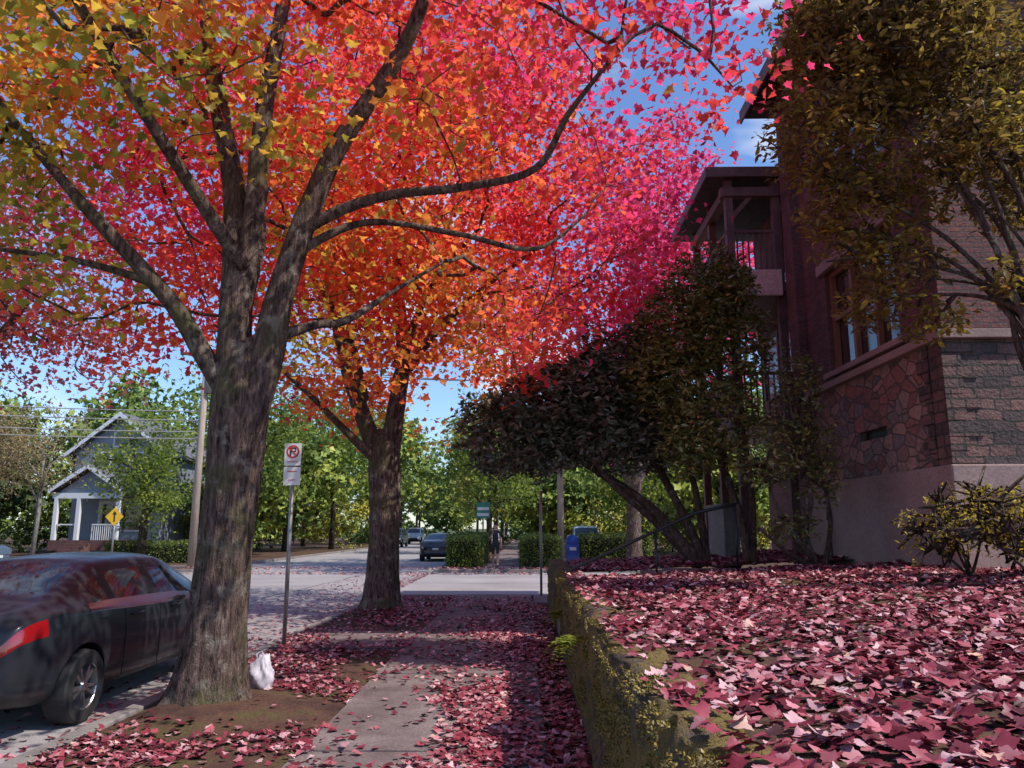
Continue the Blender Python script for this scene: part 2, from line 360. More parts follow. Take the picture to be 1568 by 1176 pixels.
def simple_maple(x,y,h,r,zc,n,per,size,t0,tvar=.1,zmin=4.5,name='maple_tree',bm='bark',gap=-.08,mul=1.0,gray=0):
    L=[[(x,y,-.08,.36),(x,y,1.5,.32),(x+.1,y,3.5,.3)],
       [(x,y,3.2,.22),(x-.8,y,6,.15),(x-1.8,y+.3,h*.7,.06)],
       [(x,y,3.2,.22),(x+.4,y-.2,6,.17),(x+.2,y,h*.8,.06)],
       [(x+.1,y,3.3,.18),(x+1.3,y+.2,5.8,.13),(x+2.6,y,h*.62,.06)]]
    cl=ellip(n,(x,y,zc),(r,r,h-zc),zmin,gap=gap,gs=.3,off=x)
    def cf(c,p,nn):
        q=np.repeat(vnoise(c[::per],.4,x),per)[:nn]
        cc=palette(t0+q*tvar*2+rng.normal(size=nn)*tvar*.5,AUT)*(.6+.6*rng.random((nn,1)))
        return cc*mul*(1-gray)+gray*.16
    pr,bb=grow(name,L,cl,M[bm],minr=.012,trunkseg=8)
    crown(pr,bb,cl,per,(.6,.6,.3),size,cf,M['maple'],MAPLE_P,MAPLE_T)
simple_maple(4.6,33.5,20.5,7.0,12.5,330,55,.22,.97,.05)
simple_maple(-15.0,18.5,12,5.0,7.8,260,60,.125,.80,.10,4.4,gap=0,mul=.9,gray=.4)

# ------------------------------------------------------------ background trees
def bgtree(x,y,h,r,cols,size=.34,n=2600,zc=None,zmin=2.2,named=None,barkm='barkfar',tr=.22):
    zc=zc or h*.58
    nc=max(20,n//45); cl=ellip(nc,(x,y,zc),(r,r,h-zc),zmin,2.6,-.2,.25,x*.7+y)
    g=Geo(); g.tube([(x,y,-.1),(x+.1,y,h*.3),(x,y+.1,h*.75)],[tr,tr*.8,tr*.3],9)
    for k in range(7):
        c=cl[k]; z0=h*(.22+.05*k); g.tube([(x,y,z0),((x+c[0])/2,(y+c[1])/2,(z0+c[2])/2+.3),tuple(c)],[tr*.45,tr*.3,.03],6)
    per=n//nc; m=nc*per; cc=np.repeat(cl,per,0); off=rng.normal(size=(m,3))*np.array([r*.13,r*.13,r*.09]); pos=cc+off
    q=np.repeat(rng.random(nc),per); col=palette(q*.7+rng.random(m)*.3,cols)
    return g,pos,off,size*(.7+.6*rng.random(m)),col
GR=[(0,(.05,.085,.02)),(.4,(.13,.19,.035)),(.75,(.26,.32,.05)),(1,(.42,.42,.08))]
GY=[(0,(.14,.16,.03)),(.5,(.34,.33,.05)),(1,(.52,.42,.07))]
DG=[(0,(.02,.035,.012)),(.5,(.05,.08,.02)),(1,(.10,.13,.03))]
OL=[(0,(.14,.11,.06)),(.5,(.30,.23,.11)),(1,(.50,.37,.18))]
def flush(name,items,barkm='barkfar',mat='green'):
    pr=empty(name); G=Geo()
    for it in items:
        b0=len(G.v); G.v+=it[0].v; G.f+=[tuple(b0+i for i in f) for f in it[0].f]; G.m+=it[0].m
    G.obj('trunks',[M[barkm]],pr,True)
    pos=np.concatenate([i[1] for i in items]); off=np.concatenate([i[2] for i in items]); s=np.concatenate([i[3] for i in items]); c=np.concatenate([i[4] for i in items])
    n=len(pos)
    leaves('foliage',pos,rng.normal(size=(n,3))+np.array([0,0,.5]),off+rng.normal(size=(n,3))*.4,s,c,M[mat],SPRAY_P,SPRAY_T,pr)
for (x,y,h,r,cs,sz,n,zm) in [(-15.6,44,12,4.5,GR,.20,6500,2.6),(-15.2,61,13,5,GR,.26,5000,2.8),(-2.6,54,11,4.0,GR,.24,5000,3.0),(-2.7,68,12,4.5,GY,.30,3600,3.0),
      (-18.3,37,7.6,2.3,GR,.13,6400,.6),(6.5,45,9,4.2,GR,.22,5200,.8)]:
    flush('street_tree',[bgtree(x,y,h,r,cs,sz,n,zmin=zm)])
flush('birch_tree',[bgtree(-21.9,34.5,7.4,2.4,OL,.085,3600,zc=5.2,zmin=2.9,tr=.11)],'birch')
flush('birch_tree',[bgtree(-24.6,34.0,7.6,2.4,OL,.085,6500,zc=4.2,zmin=.8,tr=.11)],'birch')
flush('holly_bush',[bgtree(-25.4,35.5,3.6,1.7,DG,.13,3400,zc=1.7,zmin=.05,tr=.06)])
items=[]
for (x,y,h,r,cs) in [(-15.5,78,14,5.5,GR),(-15.5,96,15,6,GR),(-2.6,84,13,5,GR),(-2.6,100,14,6,GR),(-32,44,8,3.5,DG),(-36,50,11,5,GR),(-17,55,9,3.5,GR),(-27.5,53,12,4.5,GR),(-22,57,11,4.5,GR),
      (-30,62,14,6,GR),(-20,70,13,5,GR),(12,50,12,5,GR),(18,60,14,6,GR),(8,64,12,5,GR),(4,78,13,5,GY),(24,50,12,5,GR),(-8,128,15,7,GR),(2,126,15,7,GR),(-18,128,16,7,GR),(-30,100,16,8,GR),(14,105,16,8,GR),
      (-42,55,13,6,GR),(-45,80,15,7,GR),(-55,65,14,7,GR),(28,80,16,8,GR),(-17.0,48,6,3,GR),(1.9,60,7,3,GR),(9.5,39,5.5,2.6,GR),(-38,40,9,4,DG)]:
    items.append(bgtree(x,y,h,r,cs,.36+y*.002,2100,zmin=1.0))
for x in range(-110,90,9): items.append(bgtree(x+rng.uniform(-2,2),150+rng.uniform(-9,9),11+rng.uniform(-2,4),7,GR,.95,900,zc=5,zmin=.1))
for (x,y) in [(-19,47),(-16.5,66),(-21,60),(-27,58),(-34,56),(-44,52),(-52,58),(-17,85),(-25,84),(1.5,70),(5,58),(10,54),(16,50),(22,46),(30,50),(1.8,88),(7,90),(-18,100),(2.5,105)]:
    items.append(bgtree(x,y,3.6+rng.uniform(-.5,1),3.2,GR if rng.random()<.7 else GY,.30,1300,zc=1.6,zmin=.05,tr=.06))
flush('background_trees',items,'barkfar','bgleaf')

# ------------------------------------------------------------ evergreen shrubs
def shrub(name,stems,blobs,n,size,cols,mat='evergreen',P=OVAL_P,T=OVAL_T,barkm='barkshrub',shell=.75,whorl=7,nconn=60,upb=.4,rx=.05,tipdown=.1):
    par=empty(name,tuple(stems[0][0][:3])); base=np.array(stems[0][0][:3]); g=Geo(); tips=[]
    for s in stems:
        D=cr(s,6); g.tube([tuple(d[:3]-base) for d in D],[d[3] for d in D],9,0,True,lambda p,th:1+.15*mn.noise(p*3+Vector((math.cos(th),math.sin(th),0)))); tips+=[d[:3] for d in D[len(D)//2:]]
    tips=np.array(tips)
    vol=np.array([bb[3]*bb[4]*bb[5] for bb in blobs])**.8; vol=vol/vol.sum(); cen=[];nw=n//whorl
    for bb,w in zip(blobs,vol):
        m=int(nw*w)+1; d=nrm(rng.normal(size=(m,3))); 
        lump=1+.32*vnoise(d,1.9,bb[0]*3)+.18*vnoise(d,4.5,bb[1])
        rr=(shell+(1-shell)*rng.random(m)**.6)*lump
        inner=rng.random(m)<.25; rr=np.where(inner,rng.random(m)**.5*.8,rr)
        cen.append(np.array(bb[:3])+d*rr[:,None]*np.array(bb[3:6]))
    cen=np.concatenate(cen); m=len(cen)
    for c in cen[rng.choice(m,min(m,nconn),replace=False)]:
        k=int(np.argmin(np.linalg.norm(tips-c,axis=1))); s=tips[k]; md=(s+c)/2+rng.normal(size=3)*.12
        g.tube([tuple(s-base),tuple(md-base),tuple(c-base)],[.022,.014,.006],5,0,False)
    g.obj('stems',[M[barkm]],par,True)
    c=np.repeat(cen,whorl,0); N=len(c); dirn=rng.normal(size=(N,3)); dirn[:,2]=dirn[:,2]*.5-tipdown; dirn=nrm(dirn)
    pos=c+dirn*rx+rng.normal(size=(N,3))*.02
    nor=rng.normal(size=(N,3))*.5+np.array([0,0,upb+.4])
    q=np.repeat(rng.random(m),whorl); col=palette(q*.6+rng.random(N)*.4,cols)
    leaves('foliage',pos-base,nor,dirn,size*(.7+.6*rng.random(N)),col,M[mat],P,T,par)
RH=[(0,(.05,.058,.038)),(.5,(.11,.115,.07)),(.8,(.19,.145,.10)),(1,(.29,.19,.16))]
CA=[(0,(.075,.085,.025)),(.5,(.17,.165,.04)),(.85,(.30,.22,.07)),(1,(.38,.25,.12))]
MG=[(0,(.10,.055,.03)),(.4,(.19,.12,.04)),(.7,(.27,.20,.04)),(.88,(.46,.36,.05)),(1,(.66,.26,.05))]
YG=[(0,(.22,.18,.03)),(.5,(.44,.35,.05)),(1,(.64,.45,.07))]
shrub('rhododendron_bush',[[(3.1,13.9,.95,.13),(2.7,13.95,1.4,.11),(2.2,14.05,2.0,.09),(1.5,14.2,2.5,.08),(.7,14.3,3.0,.05),(-.2,14.4,3.3,.03)],
   [(3.15,13.9,.95,.10),(2.8,14.1,1.9,.08),(2.3,14.4,3.0,.06),(1.7,14.6,4.0,.03)],
   [(3.0,14.0,.95,.08),(2.3,14.0,1.7,.06),(1.6,13.8,2.3,.05),(1.0,13.6,3.0,.03)],
   [(3.2,13.95,.95,.08),(3.1,14.2,2.2,.06),(2.9,14.5,3.6,.03)]],
  [(-.30,14.6,3.35,.95,1.2,.80),(.35,14.7,3.8,1.0,1.3,.8),(.9,14.9,4.25,.7,.9,.6),(1.4,14.7,3.9,1.0,1.3,1.05),(2.0,14.8,4.6,1.05,1.2,.95),(1.6,14.0,3.1,.8,.8,.55),(2.6,15.0,3.6,.8,1,.9),(.3,14.2,2.95,.7,.8,.45),(2.3,14.2,3.4,.7,.7,.6)],
  28000,.145,RH,rx=.03)
shrub('camellia_tree',[[(3.75,13.3,1.0,.09),(3.6,13.4,2.0,.07),(3.3,13.6,3.2,.06),(3.1,13.9,4.6,.04),(3.1,13.9,5.6,.02)],
   [(3.8,13.3,1.0,.07),(3.9,13.5,2.4,.05),(3.8,13.8,4.2,.03)]],
  [(2.95,13.7,5.2,.95,.9,.85),(3.35,13.8,6.0,.8,.8,.75),(2.6,13.6,4.2,.8,.8,.75),(3.75,13.8,4.9,.75,.8,1.0),(3.2,13.2,3.4,.8,.8,.75),(2.75,13.1,2.9,.55,.6,.45),(3.7,13.6,5.9,.5,.6,.5)],
  19000,.11,CA,rx=.03,mat='evergreen')
shrub('azalea_shrub',[[(4.3,11.7,1.0,.055),(4.15,11.7,1.5,.045),(4.3,11.8,2.1,.035),(4.2,11.9,2.9,.02)],
   [(4.35,11.7,1.0,.05),(4.0,11.6,1.4,.04),(3.75,11.7,1.9,.03),(3.6,11.8,2.5,.018)],
   [(4.4,11.75,1.0,.05),(4.6,11.9,1.7,.035),(4.55,12,2.5,.02)],
   [(4.25,11.65,1.0,.045),(3.8,11.5,1.25,.03),(3.4,11.5,1.6,.018)]],
  [(4.15,11.9,3.0,.6,.5,.7),(3.65,11.8,2.5,.5,.5,.4),(4.55,12,2.4,.35,.4,.5),(3.9,11.7,1.6,.5,.4,.25),(4.3,12,3.9,.4,.4,.5)],3400,.085,CA,shell=.5,nconn=90,whorl=5)
ST=[]
rs=random.Random(4)
for (tx,ty,tz) in [(4.2,8.3,6.6),(3.6,8.4,5.6),(4.6,8.0,5.5),(4.9,7.6,4.8),(5.0,7.9,6.8),(4.0,8.4,4.9),(4.7,7.7,6.1),(5.2,8.2,7.2),(3.7,8.5,7.2),(4.5,8.2,4.3),(4.9,7.9,5.9),(4.3,8.0,7.4),(3.8,8.3,4.6),(4.1,8.2,4.1)]:
    bx,by=5.35+rs.uniform(-.15,.2),7.5+rs.uniform(-.15,.15)
    ST.append([(bx,by,1.0,.055),(bx-.05+rs.uniform(-.1,.1),by,2.4,.04),(bx-.12+rs.uniform(-.2,.15),by+.1,3.4,.033),((bx*.6+tx*.4)+rs.uniform(-.12,.12),(by+ty)/2,(3.4+tz)/2+.2,.024),(tx,ty,tz,.01)])
shrub('magnolia_tree',ST,[(4.25,8.5,7.2,1.15,1.1,1.0),(3.55,8.5,6.2,.7,.8,.8),(3.75,8.5,5.2,.6,.6,.6),(5.0,8.1,6.9,1.1,1.0,1.0),(4.9,7.7,5.7,.7,.6,.5),(3.7,8.6,7.6,.7,.8,.7),(4.2,8.3,4.5,.55,.5,.4),(4.4,8.2,5.4,.6,.5,.5),(5.0,7.6,4.1,.3,.3,.3),(4.6,8.2,8.1,1.2,1,.7),(3.9,8.4,4.1,.4,.4,.3),(4.45,8.2,3.85,.35,.35,.25),(5.5,8.2,6.0,.7,.7,.6),(5.3,8.0,5.1,.4,.5,.35)],
  26000,.10,MG,mat='green',shell=.45,whorl=5,nconn=320,rx=.04,tipdown=.5)
for (x,y) in [(4.95,8.9),(5.75,8.6),(5.3,8.3)]:
    shrub('azalea_shrub',[[(x,y,1.05,.02),(x-.1,y,1.3,.015),(x-.3,y,1.9,.008)],[(x,y,1.05,.02),(x+.15,y,1.5,.012),(x+.2,y+.1,2.0,.006)],[(x,y,1.05,.018),(x-.3,y-.1,1.3,.012),(x-.6,y,1.6,.006)],[(x,y,1.05,.018),(x-.2,y-.2,1.4,.012),(x-.5,y-.3,1.75,.006)]],
      [(x,y,1.75,.55,.4,.35),(x-.4,y,1.55,.45,.4,.3),(x+.3,y,1.8,.4,.4,.35)],1500,.055,YG,mat='green',shell=.2,whorl=4,nconn=160,rx=.02)

# ------------------------------------------------------------ ground, road, kerbs
g=Geo(); S=1500
g.poly([(-S,-S,-.16),(S,-S,-.16),(S,S,-.16),(-S,S,-.16)],[(0,1,2,3)]); g.obj('ground',[M['grass']])
g=Geo(); xs=[-250,-13.2,-3.65,250]; ys=[-60,19.5,31,400]
for i in range(3):
    for j in range(3):
        if i==1 or j==1: g.poly([(xs[i],ys[j],-.12),(xs[i+1],ys[j],-.12),(xs[i+1],ys[j+1],-.12),(xs[i],ys[j+1],-.12)],[(0,1,2,3)])
g.obj('road',[M['asphalt']])
g=Geo(); g.poly([(-8.3,32.2,-.115),(-3.9,32.2,-.115),(-3.9,32.55,-.115),(-8.3,32.55,-.115)],[(0,1,2,3)])
g.obj('road_marking',[noisy('worn_paint',[(.4,(.5,.5,.48)),(.6,(.3,.29,.29))],6,.8,50,.002)])
g=Geo()
for (x0,y0,x1,y1) in ((-12,21.5,-4,20.8),(-11,25.3,2,25.0),(-8.4,4,-8.2,19),(-9,27.5,1,28.4),(-6.5,19,-6.1,31)):
    pts=[(x0+(x1-x0)*t+.12*mn.noise(Vector((t*9,x0,y0))),y0+(y1-y0)*t+.2*mn.noise(Vector((t*8,y0,x0)))) for t in np.linspace(0,1,40)]
    dx,dy=(x1-x0),(y1-y0); l=math.hypot(dx,dy); nx,ny=-dy/l*.02,dx/l*.02
    V=[];F=[]
    for p in pts: V+=[(p[0]-nx,p[1]-ny,-.116),(p[0]+nx,p[1]+ny,-.116)]
    for i in range(39): F.append((2*i,2*i+2,2*i+3,2*i+1) )
    g.poly(V,F)
g.obj('road_crack_seals',[plain('tar',(.07,.065,.065),.7)])
g=Geo()
g.box(-3.5,120,-30,19.35,-.5,-.05); g.box(-3.5,120,31.15,130,-.5,-.03); g.box(-200,-13.35,31.15,130,-.5,-.03); g.box(-200,-13.35,-60,19.35,-.5,-.03)
g.obj('yard_ground',[M['dirt']])
g=Geo()
def kerb(x0,x1,y0,y1):
    lx=x1-x0; ly=y1-y0
    if ly>lx:
        y=y0
        while y<y1: e=min(y+2.4,y1); g.box(x0,x1,y+.004,e-.004,-.4,0.0); y=e
    else:
        x=x0
        while x<x1: e=min(x+2.4,x1); g.box(x+.004,e-.004,y0,y1,-.4,0.0); x=e
kerb(-3.65,-3.5,-20,19.35); kerb(-3.65,60,19.35,19.5); kerb(-3.65,-3.5,31.15,130); kerb(-3.65,60,31,31.15)
kerb(-13.35,-13.2,31.15,130); kerb(-80,-13.2,31,31.15); kerb(-13.35,-13.2,-20,19.35); kerb(-80,-13.2,19.35,19.5)
g.obj('kerb',[M['kerb']],None,False,.012)
g=Geo(); y=-6.0
while y<18.9:
    dz=random.uniform(-.008,.008); j=random.uniform(-.012,.012); g.box(-1.67+j,.134+j,y+.007,y+1.49,-.2,.004+dz); y+=1.5
for (a,b_) in ((-3.49,-2.6),(-2.59,-1.70)): g.box(a,b_,10.9,12.6,-.2,.006)
x=.16
while x<30: g.box(x+.005,x+1.45,17.4,19.33,-.2,.002); x+=1.46
y=31.2
while y<120: g.box(-1.75,-.3,y+.006,y+1.5,-.2,.004); y+=1.51
x=-60
while x<-14: g.box(x+.005,x+1.45,32.6,34.2,-.2,.004); x+=1.46
g.obj('sidewalk',[M['concrete']],None,False,.008)
def hgrid(name,x0,x1,y0,y1,st,fn,mat):
    nx=max(2,int((x1-x0)/st)+1); ny=max(2,int((y1-y0)/st)+1); V=[];F=[]
    for j in range(ny):
        for i in range(nx):
            X=x0+(x1-x0)*i/(nx-1); Y=y0+(y1-y0)*j/(ny-1); V.append((X,Y,fn(X,Y)))
    for j in range(ny-1):
        for i in range(nx-1):
            a=j*nx+i; F.append((a,a+1,a+nx+1,a+nx))
    return mk(name,V,F,mat,None,True)
def strip_z(x,y):
    z=-.035+.03*mn.noise(Vector((x*1.3,y*1.3,0)))+.018*mn.noise(Vector((x*5,y*5,2)))+.012*mn.noise(Vector((x*12,y*12,2)))
    for (tx,ty) in ((-2.94,7.5),(-2.86,15.7)):
        d=math.hypot(x-tx,y-ty); z+=.13*math.exp(-(d/.75)**2)
    edge=min(x+3.5,-1.69-x); z=z if edge>.25 else -.035+(z+.035)*max(edge,0)/.25
    if 10.7<y<12.8: z=min(z,-.02)
    return z
hgrid('parking_strip',-3.5,-1.67,-4,19.3,.06,strip_z,M['dirt'])
def bed_z(x,y):
    t=min(max((x-.6)/4.9,0),1)
    return .87+.22*t+.04*mn.noise(Vector((x*.9,y*.9,3)))+.02*mn.noise(Vector((x*3,y*3,3)))
hgrid('leaf_bed_ground',.6,9.5,-3,11.5,.12,bed_z,M['dirt'])
hgrid('yard_bed_ground',.66,9.5,13.1,17.3,.2,bed_z,M['dirt'])

def stonewall(name,x0,x1,y0,y1,h):
    st=.045; ny=int((y1-y0)/st); nz=int(h/st)
    def off(y,z):
        v=mn.voronoi(Vector((y*2.2,z*3.4,.3)))[0]; e=min(.12,(v[1]-v[0]))/.12
        return -.035*e+.05*mn.noise(Vector((y*1.2,z*1.8,0)))+.03*mn.noise(Vector((y*3.5,z*5,7)))+.022*mn.noise(Vector((y*13,z*13,3)))
    V=[];F=[]; prof=[]
    for k in range(nz+1): prof.append((0,-.1+(h+.1)*k/nz))
    nt_=6
    for k in range(1,nt_+1): prof.append(((x1-x0)*k/nt_,h))
    prof.append((x1-x0,h-.3)); m=len(prof)
    for j in range(ny+1):
        y=y0+(y1-y0)*j/ny
        for (dx,z) in prof:
            o=off(y,z+dx*1.0); rnd=0
            if z>h-.12 and dx==0: rnd=.05*((z-(h-.12))/.12)**2
            V.append((x0+dx+ (o+rnd if dx<.05 else 0), y, z+ (.05*mn.noise(Vector((y*1.5,dx*3,5)))+.025*mn.noise(Vector((y*7,dx*9,5)))-(.02 if dx==0 else 0) if z>=h-.02 else 0)))
    for j in range(ny):
        for k in range(m-1):
            a=j*m+k; F.append((a,a+m,a+m+1,a+1))
    F.append(tuple(range(m))); F.append(tuple(reversed([ny*m+k for k in range(m)])))
    return mk(name,V,F,M['mossrock'],None,True)
m,nt,b=newmat('mossy_rock'); v=coords(nt)
n=noisen(nt,v,5,8,.7); c=ramp(nt,n,[(.3,(.03,.023,.02)),(.55,(.10,.072,.058)),(.75,(.19,.14,.12))])
ms=noisen(nt,v,2.6,7,.65); mf=ramp(nt,ms,[(.40,(0,0,0)),(.52,(.9,.9,.9))])
c=mixc(nt,mf,c,mixc(nt,noisen(nt,v,30,4),(.09,.065,.015),(.32,.21,.045)))
nt.links.new(c,b.inputs['Base Color']); b.inputs['Roughness'].default_value=.95
bump(nt,b,noisen(nt,v,22,8,.75),1,.06); M['mossrock']=m
stonewall('retaining_wall',.5,.78,-3,11.4,.9)
stonewall('retaining_wall',.5,.78,13.0,17.3,.92)
g=Geo()
for i in range(5): g.box(.5+.34*i,.5+.34*(i+1)+.02,11.42,12.98,-.1,.19*(i+1)-.02)
g.box(2.22,5.2,11.42,12.98,.3,.955)
g.obj('entry_steps',[M['concrete']],None,False,.01)
g=Geo()
yy=11.55
g.tube([(.45,yy,.62),(.6,yy,.98),(1.6,yy,1.42),(2.5,yy,1.82),(3.1,yy,1.95)],.024,8)
for (x,z0,z1) in ((.62,.1,.98),(1.9,.7,1.55),(3.08,.9,1.95)): g.tube([(x,yy,z0),(x,yy,z1)],.018,8)
g.obj('handrail',[M['iron']],None,True)

n=56000; yy=1.5+rng.random(n)**1.3*9.8; top=rng.random(n)<.3; zz=np.where(top,.90,rng.uniform(.1,.9,n)); xx=np.where(top,rng.uniform(.48,.66,n),.465+.05*vnoise(np.stack([yy*1.2,zz*1.8,zz*0],1)))
q=vnoise(np.stack([xx*0,yy,zz],1),1.7,5)+.5*vnoise(np.stack([xx*0,yy,zz],1),6,5); k=q>np.where(top,-.05,-.1)
pos=np.stack([xx,yy,zz],1)[k]; n=len(pos); nor=rng.normal(size=(n,3)); tip=rng.normal(size=(n,3))*.6+np.array([-.5,0,.2])
leaves('wall_moss',pos,nor,tip,rng.uniform(.008,.018,n),palette(rng.random(n),[(0,(.06,.05,.012)),(.6,(.20,.145,.025)),(1,(.36,.24,.05))]),M['fallen'],OVAL_P*np.array([1.5,1,1]),OVAL_T)
def fern(loc,name='fern_plant',R=.32):
    P=[];N=[];T=[];Sz=[]
    for f in range(11):
        a=math.radians(rng.uniform(100,260)); d=np.array([math.cos(a),math.sin(a)*1.2,0]); L=R*rng.uniform(.7,1.2)
        for t in np.linspace(.1,1,16):
            p=np.array([d[0]*L*t,d[1]*L*t,.28*t-.42*t*t]); side=np.array([-d[1],d[0],0])
            for sgn in (-1,1):
                P.append(p+np.array(loc)); N.append(np.array([0,0,1])+rng.normal(size=3)*.15); T.append(side*sgn+d*.4); Sz.append(.075*math.sin(math.pi*min(1,t*.9+.12))+.015)
    P=np.array(P); n=len(P)
    leaves(name,P,np.array(N),np.array(T),np.array(Sz),palette(rng.random(n),[(0,(.12,.16,.02)),(1,(.34,.36,.06))]),M['green'],OVAL_P*np.array([.8,1,1]),OVAL_T)
fern((.44,6.3,.70),R=.32); fern((.45,10.2,.5),R=.2)

# ------------------------------------------------------------ fallen leaves
FL=[(0,(.06,.014,.016)),(.22,(.18,.02,.035)),(.48,(.32,.06,.08)),(.70,(.46,.19,.21)),(.9,(.58,.37,.38)),(1,(.58,.34,.22))]
def fallen(name,pos,smin=.075,smax=.125,tilt=.28,bright=0.0,P=MAPLE_P,T=MAPLE_T):
    n=len(pos); nor=rng.normal(size=(n,3))*tilt; nor[:,2]=1
    tip=rng.normal(size=(n,3)); tip[:,2]=0
    cols=palette(rng.beta(1.25,1.5,n)+bright,FL)*(.7+.6*rng.random((n,1)))
    leaves(name,pos,nor,tip,rng.uniform(smin,smax,n),cols,M['fallen'],P,T,None,rng.uniform(-.9,1.1,n),rng.normal(size=(n,3))*np.array([.22,.22,.45]))
n=66000; x=rng.uniform(.56,6.4,n); y=1.4+rng.random(n)**1.3*10.2
z=np.array([bed_z(a,b_) for a,b_ in zip(x,y)])+rng.random(n)*.03+.006+np.where(x<.8,.04,0)
q=vnoise(np.stack([x,y,x*0],1),.9,2)+.5*vnoise(np.stack([x,y,x*0],1),3,2); k=rng.random(n)<np.clip(.60+q*.9,.2,1)*np.where(x<.85,.5,1)
fallen('fallen_leaves_bed',np.stack([x,y,z],1)[k],.045,.088,.26,0,GM_P,GM_T)
n=5000; x=rng.uniform(.9,6,n); y=rng.uniform(13.2,17,n); z=np.array([bed_z(a,b_) for a,b_ in zip(x,y)])+.02
fallen('fallen_leaves_yard',np.stack([x,y,z],1))
n=32000; x=rng.uniform(-1.7,.5,n); y=3.5+rng.random(n)*15.3
q=vnoise(np.stack([x,y*.5,x*0],1),1.1,8)+.5*vnoise(np.stack([x,y,x*0],1),3.3,8)
dens=.10+.75*np.exp(-((x+.42+.12*np.sin(y))/.42)**2)+.9*(x>.13)*.6
dens=dens*np.clip(.75+q*1.6,.08,1.5); k=rng.random(n)<dens
z=np.where(x>.134,-.03,.016)+rng.random(n)*.02
fallen('fallen_leaves_sidewalk',np.stack([x,y,z],1)[k],.045,.082,.2,0,GM_P,GM_T)
n=17000; x=rng.uniform(-3.55,-1.6,n); y=3.5+rng.random(n)*15.5; q=vnoise(np.stack([x,y,x*0],1),.9,4)
dens=np.clip(.42+q*1.8,.06,1)*np.where((np.hypot(x+2.94,y-7.3)<1.0),.3,1); k=rng.random(n)<dens
z=np.array([max(strip_z(a,b_),.0 if 10.8<b_<12.7 else -1) for a,b_ in zip(x,y)])+.012+rng.random(n)*.02
fallen('fallen_leaves_strip',np.stack([x,y,z],1)[k],.045,.08,.25)
n=2500; x=-3.66-rng.random(n)**2.2*2.5; y=rng.uniform(4,30,n); fallen('fallen_leaves_road',np.stack([x,y,x*0-.108],1),.05,.09,.15)
n=1600; x=rng.uniform(-14,2,n); y=rng.uniform(29.5,33,n); fallen('fallen_leaves_corner',np.stack([x,y,np.where(y>31,.01,-.108)],1),.08,.12,.2,.2)
g=Geo()
for i in range(140):
    x=rng.uniform(.8,5.5);y=rng.uniform(2.2,10);z=bed_z(x,y)+.04;a=rng.uniform(0,6.28);l=rng.uniform(.06,.25)
    g.tube([(x,y,z),(x+math.cos(a)*l*.5,y+math.sin(a)*l*.5,z+.015),(x+math.cos(a+.3)*l,y+math.sin(a+.3)*l,z)],.003,4,0,False)
g.obj('twigs',[M['barkshrub']])

# ------------------------------------------------------------ apartment building
B=empty('apartment_building')
def wall_y(g,x0,x1,y0,y1,z0,z1,holes,m):
    Y=sorted(set([y0,y1]+[h[0] for h in holes]+[h[1] for h in holes]))
    for i in range(len(Y)-1):
        hs=sorted([h for h in holes if h[0]<=Y[i]+1e-6 and h[1]>=Y[i+1]-1e-6],key=lambda h:h[2]); z=z0
        for h in hs: g.box(x0,x1,Y[i],Y[i+1],z,h[2],m); z=h[3]
        g.box(x0,x1,Y[i],Y[i+1],z,z1,m)
g=Geo()
H=[(11.1,13.7,4.35,6.2),(11.1,13.7,7.3,9.1)]
g.box(5.42,14,9.92,15.18,.4,2.4,0)
g.obj('base',[M['stucco']],B,False,.02)
g=Geo(); wall_y(g,5.5,5.8,10.301,15.1,2.4,4.05,[(11.75,12.7,2.98,3.14)],0); g.obj('stone_wall_street',[M['rubble']],B)
g=Geo(); g.box(5.47,14,9.97,10.3,2.4,4.05,0)
zz=2.42; i=0
while zz<4.0:
    hq=.16+.05*((i*7)%3)/2; g.box(5.455,5.50+.0,10.31,10.45+.18*(i%2),zz,min(zz+hq-.015,4.04)); g.box(5.455,5.7+.2*((i+1)%2),9.95,9.968,zz,min(zz+hq-.015,4.04)); zz+=hq; i+=1
g.obj('stone_wall_end',[M['ashlar']],B)
g=Geo(); g.box(5.60,5.78,11.72,12.73,2.95,3.17); g.obj('vent_void',[M['black']],B)
g=Geo(); wall_y(g,5.52,5.8,10.3,14.75,4.17,10.3,H,0); g.box(5.52,14,10.0,10.298,4.17,10.3,0); g.box(5.36,5.85,14.75,15.25,2.4,10.3,0)
g.box(5.8,14,14.8,15.1,2.4,10.3,0); g.obj('brick_walls',[M['brick']],B)
g=Geo(); g.box(5.40,14,9.88,14.74,4.05,4.17); g.box(5.44,5.52,10.9,13.9,4.25,4.35);g.box(5.44,5.52,10.9,13.9,7.2,7.3); g.box(5.44,5.52,10.9,13.9,6.2,6.4); g.box(5.44,5.52,10.9,13.9,9.1,9.3)
g.obj('stone_courses',[M['stucco']],B,False,.01)
g=Geo(); gg=Geo()
for (ya,yb,za,zb) in H:
    gg.box(5.70,5.72,ya,yb,za,zb)
    for yy in np.linspace(ya,yb-.09,4): g.box(5.6,5.69,yy,yy+.09,za,zb)
    for zz in (za,(za+zb)/2,zb-.09): g.box(5.61,5.685,ya,yb,zz,zz+.08)
g.obj('window_frames',[M['frame']],B); gg.obj('window_glass',[M['glass']],B)
g=Geo()
g.box(4.7,14.5,9.2,15.4,10.3,10.46)
g.poly([(4.7,9.2,10.463),(14.5,9.2,10.463),(14.5,15.4,10.463),(4.7,15.4,10.463),(8,12.3,11.6),(14.5,12.3,11.6)],[(0,1,5,4),(3,4,5,2),(0,4,3),(1,2,5)])
g.obj('roof',[M['roof']],B)
g=Geo()
for yy in np.arange(9.3,15.3,.6): g.box(4.75,5.5,yy,yy+.09,10.14,10.297)
g.box(4.66,4.698,9.16,15.44,10.2,10.48)
